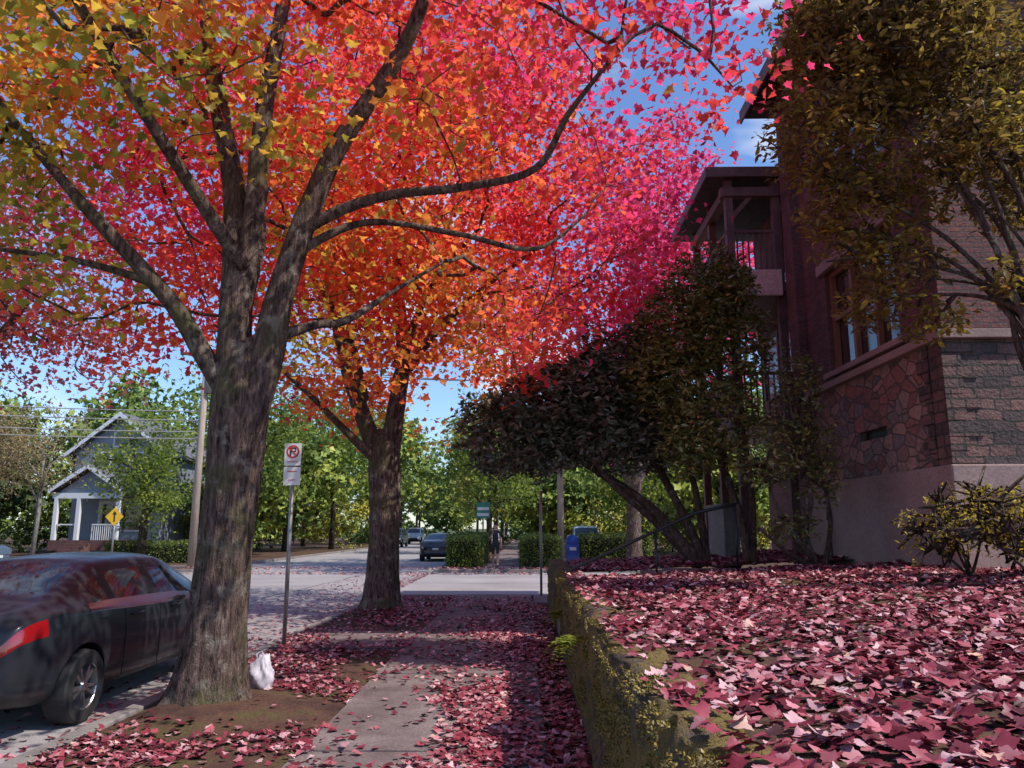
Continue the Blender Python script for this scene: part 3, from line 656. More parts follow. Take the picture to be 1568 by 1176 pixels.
g.obj('eave_rafters',[M['timber']],B)
g=Geo()
for (x,yy) in ((4.3,15.6),(4.3,17.1),(4.3,18.7),(5.3,15.6)): g.box(x,x+.16,yy,yy+.16,.9,9.0)
for z in (3.62,6.45): g.box(4.2,7.0,15.5,18.95,z,z+.2)
for z0 in (3.82,6.9):
    zt=z0+.95
    g.box(4.28,5.5,15.62,15.68,zt-.06,zt); g.box(4.3,4.36,15.7,18.8,zt-.06,zt)
    for xx in np.arange(4.5,5.5,.12): g.box(xx,xx+.03,15.63,15.66,z0,zt-.06)
    for yy in np.arange(15.8,18.8,.12): g.box(4.31,4.34,yy,yy+.03,z0,zt-.06)
g.box(4.2,5.5,15.55,15.75,8.6,8.8); g.box(4.25,4.45,15.8,18.9,8.6,8.8)
g.poly([(4.46,15.62,8.1),(4.46,15.7,8.1),(4.9,15.7,8.6),(4.9,15.62,8.6),(4.46,15.62,8.25),(4.46,15.7,8.25),(4.78,15.7,8.6),(4.78,15.62,8.6)],[(0,3,7,4),(1,5,6,2),(0,1,2,3),(4,7,6,5)])
g.box(3.86,3.898,15.41,19.34,8.98,9.2); g.box(3.9,7.5,15.41,15.448,8.98,9.2)
g.obj('porch_timber',[M['timber']],B)
g=Geo(); g.box(4.1,5.34,15.42,15.49,6.35,6.9); g.box(4.1,4.17,15.5,18.9,6.35,6.9); g.obj('porch_fascia',[M['pink']],B)
g=Geo(); g.box(5.9,6.1,15.26,19,.9,9.0); g.obj('porch_back_wall',[M['brick']],B)
g=Geo(); g.box(3.9,7.5,15.45,19.3,9.0,9.16); g.poly([(3.9,15.45,9.163),(7.5,15.45,9.163),(7.5,19.3,9.163),(3.9,19.3,9.163),(6,17.4,9.9),(7.5,17.4,9.9)],[(0,1,5,4),(3,4,5,2),(0,4,3)])
g.obj('porch_roof',[M['roof']],B)
g=Geo(); g.box(5.82,5.88,16.0,17.0,4.0,6.0); g.box(5.82,5.88,16.0,17.0,7.0,8.7); g.box(5.82,5.88,17.4,18.4,4.6,6.0)
g.obj('porch_doors',[M['glass']],B)
g=Geo(); 
for (a,b_,c_,d_) in ((16,17,4.0,6.0),(16,17,7.0,8.7),(17.4,18.4,4.6,6.0)):
    g.box(5.79,5.9,a-.1,a-.002,c_,d_+.1);g.box(5.79,5.9,b_+.002,b_+.1,c_,d_+.1);g.box(5.79,5.9,a,b_,d_+.002,d_+.1)
g.obj('porch_door_trim',[M['lgrey']],B)
g=Geo(); g.box(3.85,4.15,15.3,16.6,.8,2.0); g.box(3.8,4.2,15.25,16.65,2.0,2.07); g.obj('porch_skirt',[M['lgrey']],B,False,.01)
g=Geo(); g.tube([(5.36,13.9,1.0),(5.36,13.9,2.3)],.02,8); g.obj('downpipe',[M['iron']],B)

# ------------------------------------------------------------ signs, poles
def signpost(name,x,y,h,r=.03):
    p=empty(name,(x,y,0)); g=Geo(); g.tube([(0,0,-.05),(0,0,h)],r,10); g.obj('post',[M['steel']],p,True); return p
def disc(g,cx,cz,y,ro,ri,m,seg=28):
    pts=[];F=[]
    for k in range(seg):
        a=2*math.pi*k/seg; pts+= [(cx+math.cos(a)*ro,y,cz+math.sin(a)*ro),(cx+math.cos(a)*ri,y,cz+math.sin(a)*ri)]
    for k in range(seg):
        j=(k+1)%seg; F.append((2*k,2*j,2*j+1,2*k+1))
    g.poly(pts,F,m)
p=signpost('no_parking_sign',-3.35,11.05,2.8,.03)
g=Geo(); g.box(-.12,.12,-.045,-.038,2.48,2.80,0); g.box(-.12,.12,-.045,-.038,2.20,2.46,0)
disc(g,0,2.68,-.048,.095,.07,1)
g.box(-.045,-.022,-.0475,-.046,2.62,2.74,2); g.box(-.022,.03,-.0475,-.046,2.72,2.74,2); g.box(-.022,.03,-.0475,-.046,2.67,2.69,2); g.box(.03,.045,-.0475,-.046,2.675,2.735,2)
g.poly([(-.06,-.0495,2.735),(-.045,-.0495,2.745),(.06,-.0495,2.625),(.045,-.0495,2.615)],[(0,1,2,3)],1)
g.box(-.08,.08,-.0475,-.046,2.53,2.542,1); g.box(-.07,.07,-.0475,-.046,2.39,2.402,1); g.box(-.05,.05,-.0475,-.046,2.27,2.28,1)
g.obj('plates',[M['white'],M['red'],M['black']],p)
p=signpost('stop_sign',.36,19.1,2.5,.03)
oc=[(.03,math.cos(math.pi/8+k*math.pi/4)*.3,2.5+math.sin(math.pi/8+k*math.pi/4)*.3) for k in range(8)]
g=Geo(); oc2=[(a+.006,b_,c_) for a,b_,c_ in oc]; g.poly(oc+oc2,[tuple(range(8)),tuple(range(15,7,-1))]+[(k,(k+1)%8,8+(k+1)%8,8+k) for k in range(8)])
g.obj('plate',[M['steel']],p)
p=signpost('warning_sign',-17.0,32.0,2.5,.04)
g=Geo(); s=.38; g.poly([(0,-.05,2.06-s),(s,-.05,2.06),(0,-.05,2.06+s),(-s,-.05,2.06),(0,-.042,2.06-s),(s,-.042,2.06),(0,-.042,2.06+s),(-s,-.042,2.06)],[(0,1,2,3),(7,6,5,4),(0,4,5,1),(1,5,6,2),(2,6,7,3),(3,7,4,0)],0)
g.box(-.03,.03,-.055,-.052,1.85,2.2,1); g.poly([(-.1,-.054,2.15),(.1,-.054,2.15),(0,-.054,2.3)],[(0,1,2)],1); g.obj('plate',[M['yellow'],M['black']],p)
p=signpost('street_name_sign',-2.2,40,3.0,.04)
g=Geo(); g.box(-.35,.35,-.05,-.04,2.1,2.9,0); g.box(-.3,.3,-.054,-.052,2.2,2.35,1); g.box(-.3,.3,-.054,-.052,2.5,2.65,1); g.obj('plate',[plain('sign_green',(.04,.25,.15),.5),M['white']],p)
def upole(x,y,h,r,arm=True):
    p=empty('utility_pole',(x,y,0)); g=Geo(); g.tube([(0,0,-.1),(0,0,h*.5),(.03,0,h)],[r,r*.85,r*.7],12); g.obj('pole',[M['pole']],p,True)
    if arm:
        g=Geo(); g.box(-1.1,1.1,-.2,-.1,h-.9,h-.78)
        for xx in (-1,-.5,.5,1): g.tube([(xx,-.15,h-.78),(xx,-.15,h-.62)],.04,6)
        g.obj('crossarm',[M['timber']],p)
        g=Geo(); g.tube([(.25,0,h-2.6),(.25,0,h-1.6)],.2,10); g.obj('transformer',[M['steel']],p,True)
upole(-14.1,33,10,.17); upole(1.55,35,9,.16)
g=Geo()
def wire(a,b_,sag=.5,r=.022):
    a=Vector(a);b_=Vector(b_); g.tube([a.lerp(b_,t)+Vector((0,0,-sag*4*t*(1-t))) for t in np.linspace(0,1,14)],r,4)
for z in (5.4,5.7,6.2,6.6): wire((-14.1,33,z),(-45,27,z+1.6),.5)
for xx in (-15.1,-14.6,-13.6): wire((xx,32.85,9.4),(xx-2,-30,9.6),.9)
wire((-14.1,33,6.2),(-24,41,5.6),.3)
for xx in (-.5,.5): wire((-14.1+xx,32.85,9.4),(1.55+xx,34.85,8.4),.6)
g.obj('overhead_wires',[plain('cable',(.3,.29,.29),.6)],None)

mb=empty('blue_mailbox',(2.12,36,0)); g=Geo()
prof=[(-.3,.15),(.3,.15),(.3,1.0)]+[(.3*math.cos(a),1.0+.3*math.sin(a)) for a in np.linspace(0.15,math.pi-.15,10)]+[(-.3,1.0)]
k=len(prof); g.poly([(x,-.32,z) for x,z in prof]+[(x,.32,z) for x,z in prof],[tuple(range(k)),tuple(reversed(range(k,2*k)))]+[(i,k+i,k+(i+1)%k,(i+1)%k) for i in range(k)])
for x in(-.26,.26):
    for yy in(-.28,.28): g.box(x-.03,x+.03,yy-.03,yy+.03,0,.15)
g.box(-.22,.22,-.345,-.325,.95,1.02)
g.obj('body',[plain('mailbox_blue',(.02,.08,.42),.35,0,.5,.5)],mb); g=Geo(); g.box(-.15,.15,-.335,-.324,.6,.75); g.obj('label',[M['white']],mb)

# ------------------------------------------------------------ hedges
HG=[(0,(.05,.075,.02)),(.5,(.13,.18,.035)),(1,(.30,.34,.07))]
def hedge(x0,x1,y0,y1,h,name='boxwood_hedge'):
    p=empty(name,((x0+x1)/2,(y0+y1)/2,0)); cx,cy=(x0+x1)/2,(y0+y1)/2
    g=Geo(); g.box(x0-cx+.12,x1-cx-.12,y0-cy+.12,y1-cy-.12,-.05,h-.12); g.obj('core',[plain('hedge_core',(.015,.02,.008),.9)],p)
    lx,ly=x1-x0,y1-y0; n=int(2*(lx+ly)*h*420+lx*ly*420); P=np.zeros((n,3))
    P[:,0]=rng.uniform(-lx/2,lx/2,n);P[:,1]=rng.uniform(-ly/2,ly/2,n);P[:,2]=rng.uniform(.02,h,n)
    side=rng.integers(0,5,n); 
    P[side==0,0]=-lx/2;P[side==1,0]=lx/2;P[side==2,1]=-ly/2;P[side==3,1]=ly/2;P[side==4,2]=h
    P+=rng.normal(size=(n,3))*.05; P[:,2]+=.07*vnoise(P,1.5,x0); P[:,0]+=.08*vnoise(P,1.3,y0)
    leaves('foliage',P,rng.normal(size=(n,3))+np.array([0,0,.5]),rng.normal(size=(n,3)),rng.uniform(.06,.11,n),palette(rng.random(n),HG),M['green'],OVAL_P*np.array([1.6,1,1]),OVAL_T,p)
hedge(-3.35,-1.95,33.2,35.2,1.2); hedge(-3.3,-1.95,36.5,40,1.3); hedge(-.2,1.35,33.2,35,1.2); hedge(2.55,5.6,35.5,37.5,1.25); hedge(0,1.2,36.5,41,1.2)
hedge(-20,-15.5,37,38.2,.9); hedge(-31,-26.2,37,38,1.0)

# ------------------------------------------------------------ house across the intersection
Hs=empty('gray_house',(-23.9,45,0)); Hs.scale=(.78,1,1)
siding,nt,b=newmat('gray_siding'); v=coords(nt); w=nt.nodes.new('ShaderNodeTexWave'); w.bands_direction='Z'; w.inputs['Scale'].default_value=2.2; w.wave_profile='SAW'; nt.links.new(v,w.inputs[0])
b.inputs['Base Color'].default_value=(.25,.285,.33,1); bump(nt,b,w.outputs[1],.6,.03)
g=Geo(); g.box(-3.4,3.4,0,9,.5,6.0); g.poly([(-3.4,0,6),(3.4,0,6),(0,0,8.1),(-3.4,9,6),(3.4,9,6),(0,9,8.1)],[(0,1,2),(5,4,3)]); g.obj('walls',[siding],Hs)
g=Geo()
for sx in (-1,1):
    g.poly([(sx*3.9,-.5,5.72),(0,-.5,8.15),(0,9.5,8.15),(sx*3.9,9.5,5.72),(sx*3.9,-.5,5.87),(0,-.5,8.32),(0,9.5,8.32),(sx*3.9,9.5,5.87)],[(0,1,2,3),(7,6,5,4),(0,4,5,1),(2,6,7,3),(0,3,7,4)])
    g.poly([(sx*2.6-.3,-2.9,3.55),(-.3,-2.9,4.9),(-.3,0,4.9),(sx*2.6-.3,0,3.55),(sx*2.6-.3,-2.9,3.7),(-.3,-2.9,5.05),(-.3,0,5.05),(sx*2.6-.3,0,3.7)],[(0,1,2,3),(7,6,5,4),(0,4,5,1),(0,3,7,4)])
g.obj('roof',[noisy('house_roof',[(.3,(.10,.10,.12)),(.7,(.17,.17,.19))],6,.9,40,.01)],Hs)
g=Geo()
for sx in (-1,1):
    g.poly([(sx*2.65-.3,-2.95,3.45),(-.3,-2.95,4.83),(-.3,-2.95,5.08),(sx*2.65-.3,-2.95,3.7),(sx*2.65-.3,-2.91,3.45),(-.3,-2.91,4.83),(-.3,-2.91,5.08),(sx*2.65-.3,-2.91,3.7)],[(0,1,2,3),(4,7,6,5),(3,2,6,7),(0,4,5,1)])
    g.poly([(sx*3.95,-.55,5.63),(0,-.55,8.07),(0,-.55,8.34),(sx*3.95,-.55,5.88),(sx*3.95,-.51,5.63),(0,-.51,8.07),(0,-.51,8.34),(sx*3.95,-.51,5.88)],[(0,1,2,3),(4,7,6,5),(3,2,6,7),(0,4,5,1)])
g.box(-2.75,2.15,-2.7,-2.5,3.2,3.5)
for x in (-2.6,-1.0,1.8): g.box(x,x+.25,-2.7,-2.48,.95,3.2)
g.box(-2.35,-1.0,-2.65,-2.58,1.75,1.82); g.box(.2,1.8,-2.65,-2.58,1.75,1.82)
for xx in np.arange(.2,1.8,.15): g.box(xx,xx+.04,-2.64,-2.6,.95,1.75)
for (x0,x1,z0,z1) in ((-1.9,-.8,5.0,5.9),(.9,2.0,4.95,5.9),(.6,2.2,1.5,2.9),(-1.15,-.05,.95,3.05),(-.5,.5,6.4,7.2)):
    g.box(x0-.12,x1+.12,-.06,-.02,z0-.1,z1+.12)
g.obj('trim',[M['wtrim']],Hs)
g=Geo()
for (x0,x1,z0,z1) in ((-1.9,-.8,5.0,5.9),(.9,2.0,4.95,5.9),(.6,2.2,1.5,2.9),(-1.05,-.15,.95,2.95),(-.5,.5,6.4,7.2)): g.box(x0,x1,-.09,-.062,z0,z1)
g.obj('windows_and_door',[M['glass']],Hs)
g=Geo(); g.box(-2.7,2.1,-2.75,-.002,.4,.93)
for i in range(5): g.box(-1.3,.3,-2.75-.3*(i+1),-2.752-.3*i,.0,.93-.16*(i+1))
g.obj('porch_floor_and_steps',[M['timber']],Hs)
g=Geo(); g.poly([(-2.5,-2.52,3.5),(1.9,-2.52,3.5),(-.3,-2.52,4.75)],[(0,1,2)]); g.obj('porch_gable',[siding],Hs)

# ------------------------------------------------------------ cars
tyre=plain('tyre',(.02,.02,.02),.8); rim=plain('alloy',(.45,.45,.47),.3,.9); cblack=plain('trim_black',(.012,.012,.014),.5); cglass=plain('car_glass',(.02,.024,.03),.05,0,.8)
lampr=plain('lamp_red',(.28,.006,.008),.12,0,.7,1); lampw=plain('lamp_clear',(.7,.7,.7),.1,0,.7,1); plate=plain('plate',(.6,.62,.6),.5)
SED=[(0.00,.42,.72,.74,.62,.50),(0.03,.32,.86,.90,.76,.60),(0.12,.27,.97,1.02,.83,.66),(0.40,.23,1.01,1.09,.87,.68),(0.60,.20,1.01,1.12,.88,.66),(1.02,.19,1.0,1.29,.885,.61),(1.42,.18,.985,1.415,.89,.585),(1.50,.18,.98,1.43,.89,.58),
 (1.72,.18,.97,1.45,.89,.58),(1.79,.18,.97,1.455,.89,.58),(2.30,.18,.955,1.465,.89,.58),(2.40,.18,.953,1.465,.89,.58),(2.68,.18,.945,1.455,.89,.585),(2.76,.18,.945,1.45,.89,.59),(3.0,.18,.94,1.39,.89,.60),(3.35,.18,.93,1.23,.885,.65),(3.66,.19,.92,1.04,.88,.72),(3.74,.20,.91,1.0,.88,.73),(4.15,.22,.85,.93,.86,.70),(4.42,.25,.75,.82,.82,.62),(4.56,.33,.65,.70,.72,.5),(4.60,.42,.56,.6,.58,.4)]
SUVS=[(0.00,.45,.95,.98,.70,.60),(0.04,.36,1.08,1.2,.84,.68),(0.10,.32,1.12,1.35,.89,.69),(0.35,.30,1.12,1.66,.91,.68),(0.50,.28,1.12,1.72,.92,.67),(.9,.27,1.11,1.75,.92,.67),(1.4,.26,1.1,1.76,.92,.67),(1.48,.26,1.1,1.76,.92,.67),(2.3,.26,1.08,1.76,.92,.67),(2.38,.26,1.08,1.75,.92,.67),(2.9,.26,1.07,1.7,.92,.67),(3.3,.26,1.06,1.42,.92,.70),(3.6,.27,1.05,1.16,.915,.75),(3.7,.28,1.04,1.12,.91,.75),(4.2,.3,1.0,1.07,.9,.74),(4.55,.34,.9,.95,.86,.66),(4.67,.42,.75,.78,.74,.55),(4.7,.48,.66,.68,.6,.45)]
def car(name,loc,rz,col,kind='sedan',metal=.3,coat=.55,spec=.4):
    ST=SED if kind=='sedan' else SUVS; L=ST[-1][0]; par=empty(name,loc,rz)
    paint=plain('paint_'+name,col,.28,metal,spec,coat)
    V=[];F=[];MI=[]
    R=len(ST)
    for (y,zb,zl,zt,w,wr) in ST:
        h=[(0,zb),(w*.80,zb),(w*.95,zb+.09),(w*1.0,zb+.30*(zl-zb)/.7),(w*1.0,zl-.15*(zl-zb)/.75),(w*.965,zl-.02),(w*.945,zl),
           (wr+.03,zt-.085*min(1,(zt-zl)/.3)-.01),(wr-.02,zt-.045*min(1,(zt-zl)/.3)),(wr*.6,zt-.01),(0,zt)]
        ring=[(x,z) for x,z in h]+[(-x,z) for x,z in reversed(h[1:-1])]
        V+=[(x,y-L/2,z) for x,z in ring]
    n=20
    ws=(2.76,3.66) if kind=='sedan' else (2.9,3.6); bl=(.60,1.42) if kind=='sedan' else (.10,.35)
    if kind=='sedan': side=(1.02,3.35); pill=[(1.42,1.50),(2.30,2.40)]
    else: side=(.5,3.3); pill=[(1.4,1.48),(2.3,2.38)]
    for i in range(R-1):
        y0,y1=ST[i][0],ST[i+1][0]
        for k in range(n):
            a,b_,c_,d_=i*n+k,i*n+(k+1)%n,(i+1)*n+(k+1)%n,(i+1)*n+k
            F.append((a,b_,c_,d_)); s=k if k<10 else 19-k
            m=0
            if s in(0,1): m=2
            if s==6 and y0>=side[0]-.001 and y1<=side[1]+.001: m=2 if any(abs(y0-p[0])<.02 for p in pill) else 1
            if s==5 and y0>=side[0]-.001 and y1<=side[1]+.001: m=5
            if s in(8,9) and ((y0>=ws[0]-.001 and y1<=ws[1]+.001) or (y0>=bl[0]-.001 and y1<=bl[1]+.001)): m=1
            if s==4 and y1<=.41: m=3
            if s==3 and y0>.02 and y1<.2 and kind!='sedan': m=3
            if s==4 and y0>=L-.46: m=4
            MI.append(m)
    F.append(tuple(range(n))); MI.append(0); F.append(tuple(reversed(range((R-1)*n,R*n)))); MI.append(2)
    F=[tuple(reversed(f)) for f in F]
    chrome=plain('chrome',(.5,.5,.5),.2,1)
    o=mk('body',V,F,[paint,cglass,cblack,lampr,lampw,chrome],par,True,MI)
    s=o.modifiers.new('s','SUBSURF'); s.levels=2; s.render_levels=2
    wr_=.32 if kind=='sedan' else .36; wy=[.95-L/2,3.65-L/2]; wx=.80 if kind=='sedan' else .83; cut=[]
    for yy in wy:
        for sx in(-1,1):
            g=Geo(); g.tube([(sx*.62,yy,wr_),(sx*1.1,yy,wr_)],wr_+.055,36); c=g.obj('c',[cblack],par); cut.append(c)
            bm=o.modifiers.new('b','BOOLEAN'); bm.operation='DIFFERENCE'; bm.object=c; bm.solver='EXACT'
    bpy.context.view_layer.update(); dg=bpy.context.evaluated_depsgraph_get()
    me=bpy.data.meshes.new_from_object(o.evaluated_get(dg)); o.modifiers.clear(); o.data=me
    for c in cut: bpy.data.objects.remove(c)
    for yy in wy:
        for sx in(-1,1):
            g=Geo(); X=sx*wx; hw=.11
            prof=[(-hw,.62),(-hw,.93),(-hw*.85,.985),(-hw*.4,1.0),(hw*.4,1.0),(hw*.85,.985),(hw,.93),(hw,.62)]
            seg=36; b0=len(g.v)
            for (dx,rr) in prof:
                for k in range(seg):
                    a=2*math.pi*k/seg; g.v.append((X+dx,yy+math.cos(a)*rr*wr_,wr_+math.sin(a)*rr*wr_))
            for j in range(len(prof)-1):
                for k in range(seg): g.f.append((b0+j*seg+k,b0+j*seg+(k+1)%seg,b0+(j+1)*seg+(k+1)%seg,b0+(j+1)*seg+k)); g.m.append(0)
            for (dx0,r0,dx1,r1,m) in ((.105,.70,.085,.65,1),(.085,.65,.03,.62,1),(.03,.62,.03,.0,2)):
                b0=len(g.v)
                for (dx,rr) in ((dx0,r0),(dx1,r1)):
                    for k in range(seg):
                        a=2*math.pi*k/seg; g.v.append((X+sx*dx,yy+math.cos(a)*rr*wr_,wr_+math.sin(a)*rr*wr_))
                for k in range(seg): g.f.append((b0+k,b0+(k+1)%seg,b0+seg+(k+1)%seg,b0+seg+k)); g.m.append(m)
            for k in range(10):
                a=2*math.pi*k/10+(.1 if k%2 else -.1)
                def P(rr,aa,dx): return (X+sx*dx,yy+math.cos(aa)*rr*wr_,wr_+math.sin(aa)*rr*wr_)
                w2=.05
                g.poly([P(.1,a-.5,.085),P(.67,a-w2,.09),P(.67,a+w2,.09),P(.1,a+.5,.085),P(.1,a-.5,.04),P(.67,a-w2,.05),P(.67,a+w2,.05),P(.1,a+.5,.04)],[(0,1,2,3),(0,4,5,1),(3,2,6,7)],1)
            g.tube([(X+sx*.04,yy,wr_),(X+sx*.1,yy,wr_)],wr_*.13,14,1)
            g.obj('wheel',[tyre,rim,cblack],par,False)
    for sx in(-1,1):
        mz=1.0 if kind=='sedan' else 1.15
        g=Geo(); my=3.12-L/2
        bm=bmesh.new(); bmesh.ops.create_uvsphere(bm,u_segments=14,v_segments=9,radius=1)
        for v in bm.verts: v.co=Vector((v.co.x*.11+sx*.99,v.co.y*.06+my-(.02 if v.co.y>0 else 0),v.co.z*.075+mz))
        me=bpy.data.meshes.new('mirror'); bm.to_mesh(me); bm.free(); me.materials.append(paint); me.polygons.foreach_set('use_smooth',[True]*len(me.polygons)); link(bpy.data.objects.new('mirror',me),par)
        g.box(min(sx*.86,sx*.93),max(sx*.86,sx*.93),my-.02,my+.03,mz-.05,mz-.01)
        wd=ST[8][4]
        for hy in (1.75,2.62): g.tube([(sx*(wd-.015),hy-L/2,.86),(sx*(wd+.018),hy+.02-L/2,.865),(sx*(wd+.018),hy+.18-L/2,.87),(sx*(wd-.015),hy+.2-L/2,.87)],.013,7)
        g.obj('handles',[paint],par,True)
        g=Geo()
        for hy in (1.62,2.36,3.3):
            g.tube([(sx*(wd*.985),hy-L/2,.30),(sx*(wd+.0005),hy+.0-L/2,.5),(sx*(wd+.0005),hy-L/2,.76),(sx*(wd*.975),hy-L/2,.93)],.005,5)
        g.obj('door_seams',[cblack],par)
    g=Geo(); g.box(-.16,.16,-L/2-.012,-L/2+.06,.60 if kind=='sedan' else .75,.70 if kind=='sedan' else .85); g.obj('licence_plate',[plate],par,False,.004)
    return par
car('parked_car',(-4.88,8.6,-.12),0,(.022,.024,.03),'sedan',0,.15,.3)
car('parked_car',(-22.3,29.6,-.12),math.pi/2,(.10,.14,.2),'sedan')
car('parked_car',(-4.7,43,-.12),0,(.03,.03,.035),'sedan')
car('parked_car',(-4.7,62,-.12),0,(.35,.36,.38),'sedan')
car('parked_suv',(-12.2,73,-.12),math.pi,(.04,.05,.06),'suv')
car('parked_suv',(-12.2,86,-.12),math.pi,(.6,.6,.6),'suv')
car('parked_suv',(3.4,45,-.03),math.pi,(.5,.5,.52),'suv')
car('parked_car',(-26.8,29.7,-.12),math.pi/2,(.3,.3,.3),'sedan')

# ------------------------------------------------------------ plastic bag by the tree
bm=bmesh.new(); bmesh.ops.create_icosphere(bm,subdivisions=4,radius=1)
for v in bm.verts:
    c=v.co.copy(); r=1+.35*mn.noise(c*1.6)+.22*mn.noise(c*4)+.1*mn.noise(c*9)
    z=c.z; top=max(0,z); v.co=Vector((c.x*.14*r*(1-.45*top),c.y*.11*r*(1-.45*top),max(z*.19*r+.17+.06*top*mn.noise(c*3),.0)))
me=bpy.data.meshes.new('plastic_bag'); bm.to_mesh(me); bm.free(); me.polygons.foreach_set('use_smooth',[True]*len(me.polygons))
me.materials.append(plain('bag_plastic',(.55,.50,.54),.5)); o=link(bpy.data.objects.new('plastic_bag',me)); o.location=(-2.66,8.1,-.03)
g=Geo(); g.tube([(-.05,0,.3),(-.07,0,.38),(-.02,.01,.40),(0,.02,.33)],[.02,.012,.012,.02],6); h=g.obj('handle',[me.materials[0]],o,True)

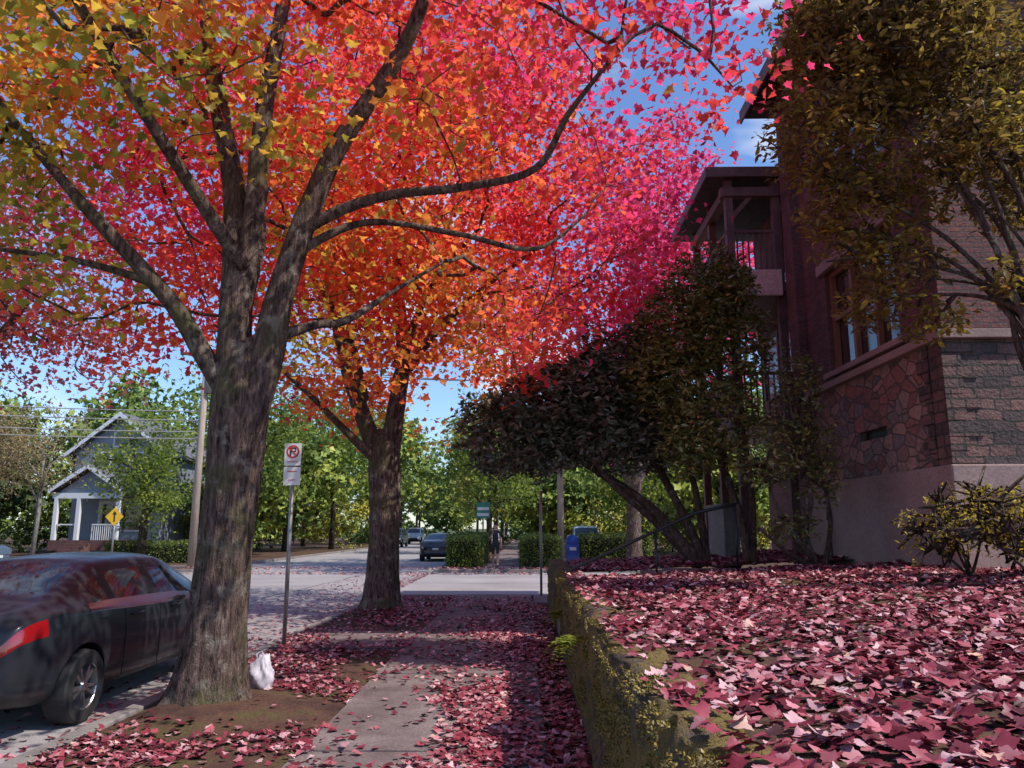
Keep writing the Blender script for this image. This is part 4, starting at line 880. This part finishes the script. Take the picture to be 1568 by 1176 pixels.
# ------------------------------------------------------------ pedestrian
def person(loc):
    par=empty('pedestrian',loc,0)
    J={'pel':(0,0,.96,.125,.10),'belly':(0,0,1.10,.125,.095),'chest':(0,.0,1.30,.15,.105),'nb':(0,.01,1.47,.075,.07),'nk':(0,.0,1.54,.052,.055),'hd':(0,-.015,1.63,.07,.085),'hd2':(0,-.01,1.70,.078,.09),'top':(0,.0,1.75,.055,.065),
       'sl':(.175,0,1.43,.06,.06),'el':(.235,.03,1.15,.044,.044),'wl':(.25,-.08,.92,.028,.03),'hl':(.25,-.10,.86,.035,.022),
       'sr':(-.175,0,1.43,.06,.06),'er':(-.24,-.03,1.16,.044,.044),'wr':(-.15,-.22,1.30,.028,.03),'hr':(-.12,-.25,1.36,.035,.022),
       'hipl':(.09,0,.88,.09,.09),'kl':(.10,-.10,.50,.058,.06),'al':(.10,-.07,.10,.036,.04),'tl':(.11,-.22,.035,.038,.03),
       'hipr':(-.09,0,.88,.09,.09),'kr':(-.10,.02,.50,.058,.06),'ar':(-.10,.18,.13,.036,.04),'tr':(-.10,.06,.035,.038,.03)}
    E=[('pel','belly'),('belly','chest'),('chest','nb'),('nb','nk'),('nk','hd'),('hd','hd2'),('hd2','top'),('nb','sl'),('sl','el'),('el','wl'),('wl','hl'),('nb','sr'),('sr','er'),('er','wr'),('wr','hr'),
       ('pel','hipl'),('hipl','kl'),('kl','al'),('al','tl'),('pel','hipr'),('hipr','kr'),('kr','ar'),('ar','tr')]
    for s,w,h,d in (('l','wl','hl',Vector((0,-.25,-1))),('r','wr','hr',Vector((.35,-.3,.8)))):
        hp=Vector(J[h][:3])
        for i,(ox,ln) in enumerate(((-.026,.055),(-.009,.066),(.009,.06),(.026,.045))):
            a=hp+Vector((ox*.3,ox,0))+d*.03; b1=a+d*ln*.6+Vector((ox*.2,ox*.2,0)); b2=b1+d*ln*.5+Vector((0,-.012,0))
            J[f'f{s}{i}a']=(*b1,.009,.009); J[f'f{s}{i}b']=(*b2,.008,.008); E+=[(h,f'f{s}{i}a'),(f'f{s}{i}a',f'f{s}{i}b')]
        t1=hp+Vector((-.03 if s=='l' else .03,-.03,0))+d*.01; t2=t1+d*.035; J[f't{s}a']=(*t1,.011,.011); J[f't{s}b']=(*t2,.009,.009); E+=[(h,f't{s}a'),(f't{s}a',f't{s}b')]
    K=list(J); me=bpy.data.meshes.new('body'); me.from_pydata([J[k][:3] for k in K],[(K.index(a),K.index(b_)) for a,b_ in E],[])
    o=link(bpy.data.objects.new('body',me),par); o.modifiers.new('skin','SKIN')
    for i,k in enumerate(K):
        sv=me.skin_vertices[0].data[i]; sv.radius=J[k][3:5]; sv.use_root=(k=='pel')
    ss=o.modifiers.new('s','SUBSURF'); ss.levels=2; ss.render_levels=2
    bpy.context.view_layer.update(); dg=bpy.context.evaluated_depsgraph_get(); m2=bpy.data.meshes.new_from_object(o.evaluated_get(dg)); o.modifiers.clear(); o.data=m2
    m2.materials.clear()
    for mm in (plain('skin',(.5,.29,.21),.55),plain('tshirt',(.02,.02,.025),.8),plain('shorts',(.015,.015,.02),.8),plain('shoe',(.05,.05,.05),.6),plain('hair',(.035,.02,.012),.7)): m2.materials.append(mm)
    for p in m2.polygons:
        c=p.center; p.use_smooth=True; m=0
        if c.z<.09: m=3
        elif .52<c.z<.99 and abs(c.x)<.21 : m=2
        if .99<=c.z<1.50 and abs(c.x)<.19 and c.y>-.135: m=1
        if 1.22<c.z<1.50 and abs(c.x)>=.17 and c.y>-.12: m=1
        if c.z>1.715 or (c.z>1.60 and c.y>.03): m=4
        if c.z<=.52 and c.z>.09: m=0
        p.material_index=m
    g=Geo()
    for sx in(-1,1): g.tube([(sx*.03,-.098,1.665),(sx*.03,-.112,1.665)],.012,8,0); g.tube([(sx*.078,-.01,1.63),(sx*.092,.0,1.66),(sx*.082,.01,1.69)],[.012,.016,.01],6,1)
    g.tube([(0,-.10,1.66),(0,-.125,1.625),(0,-.1,1.615)],[.008,.016,.01],6,1); g.tube([(-.025,-.1,1.585),(0,-.107,1.582),(.025,-.1,1.585)],.006,6,2)
    g.obj('face',[M['black'],m2.materials[0],plain('lips',(.3,.1,.09),.5)],par,True)
    g=Geo(); g.box(-.15,-.08,-.30,-.29,1.36,1.50); g.obj('phone',[M['black']],par,False,.004)
person((-1.30,33.2,.005))

# ------------------------------------------------------------ world, sun, camera
el=math.radians(50); dirh=Vector((.93,-.36,0)).normalized()
d=Vector((dirh.x*math.cos(el),dirh.y*math.cos(el),math.sin(el)))
w=bpy.data.worlds.new('World'); scene.world=w; w.use_nodes=True; nt=w.node_tree
bg=nt.nodes['Background']; sky=nt.nodes.new('ShaderNodeTexSky'); sky.sky_type='NISHITA'; sky.sun_disc=False
sky.sun_elevation=el; sky.sun_rotation=math.atan2(dirh.x,dirh.y); sky.air_density=1.1; sky.dust_density=.3; sky.ozone_density=2.5
tc=nt.nodes.new('ShaderNodeTexCoord'); mp=nt.nodes.new('ShaderNodeMapping'); mp.inputs['Scale'].default_value=(1,1,2.2); nt.links.new(tc.outputs['Generated'],mp.inputs[0])
nz=noisen(nt,mp.outputs[0],3.4,4,.6); cf=ramp(nt,nz,[(.56,(0,0,0)),(.72,(.7,.7,.7))])
skc=mixc(nt,1.0,sky.outputs[0],(.96,1.1,1.36),'MULTIPLY')
c=mixc(nt,cf,skc,(7.5,7.6,7.9)); nt.links.new(c,bg.inputs[0]); bg.inputs[1].default_value=.15
sl=bpy.data.lights.new('sun','SUN'); sl.energy=5.0; sl.angle=math.radians(.5); sl.color=(1,.95,.87)
so=link(bpy.data.objects.new('sun',sl)); so.rotation_euler=d.to_track_quat('Z','Y').to_euler(); so.location=(20,-10,30)
cd=bpy.data.cameras.new('camera'); cam=link(bpy.data.objects.new('camera',cd)); cam.location=(0,0,1.6)
cam.rotation_euler=(math.radians(100.6),0,math.radians(1.03)); cd.sensor_width=36; cd.lens=27.05; cd.clip_end=4000; cd.clip_start=.05
scene.camera=cam
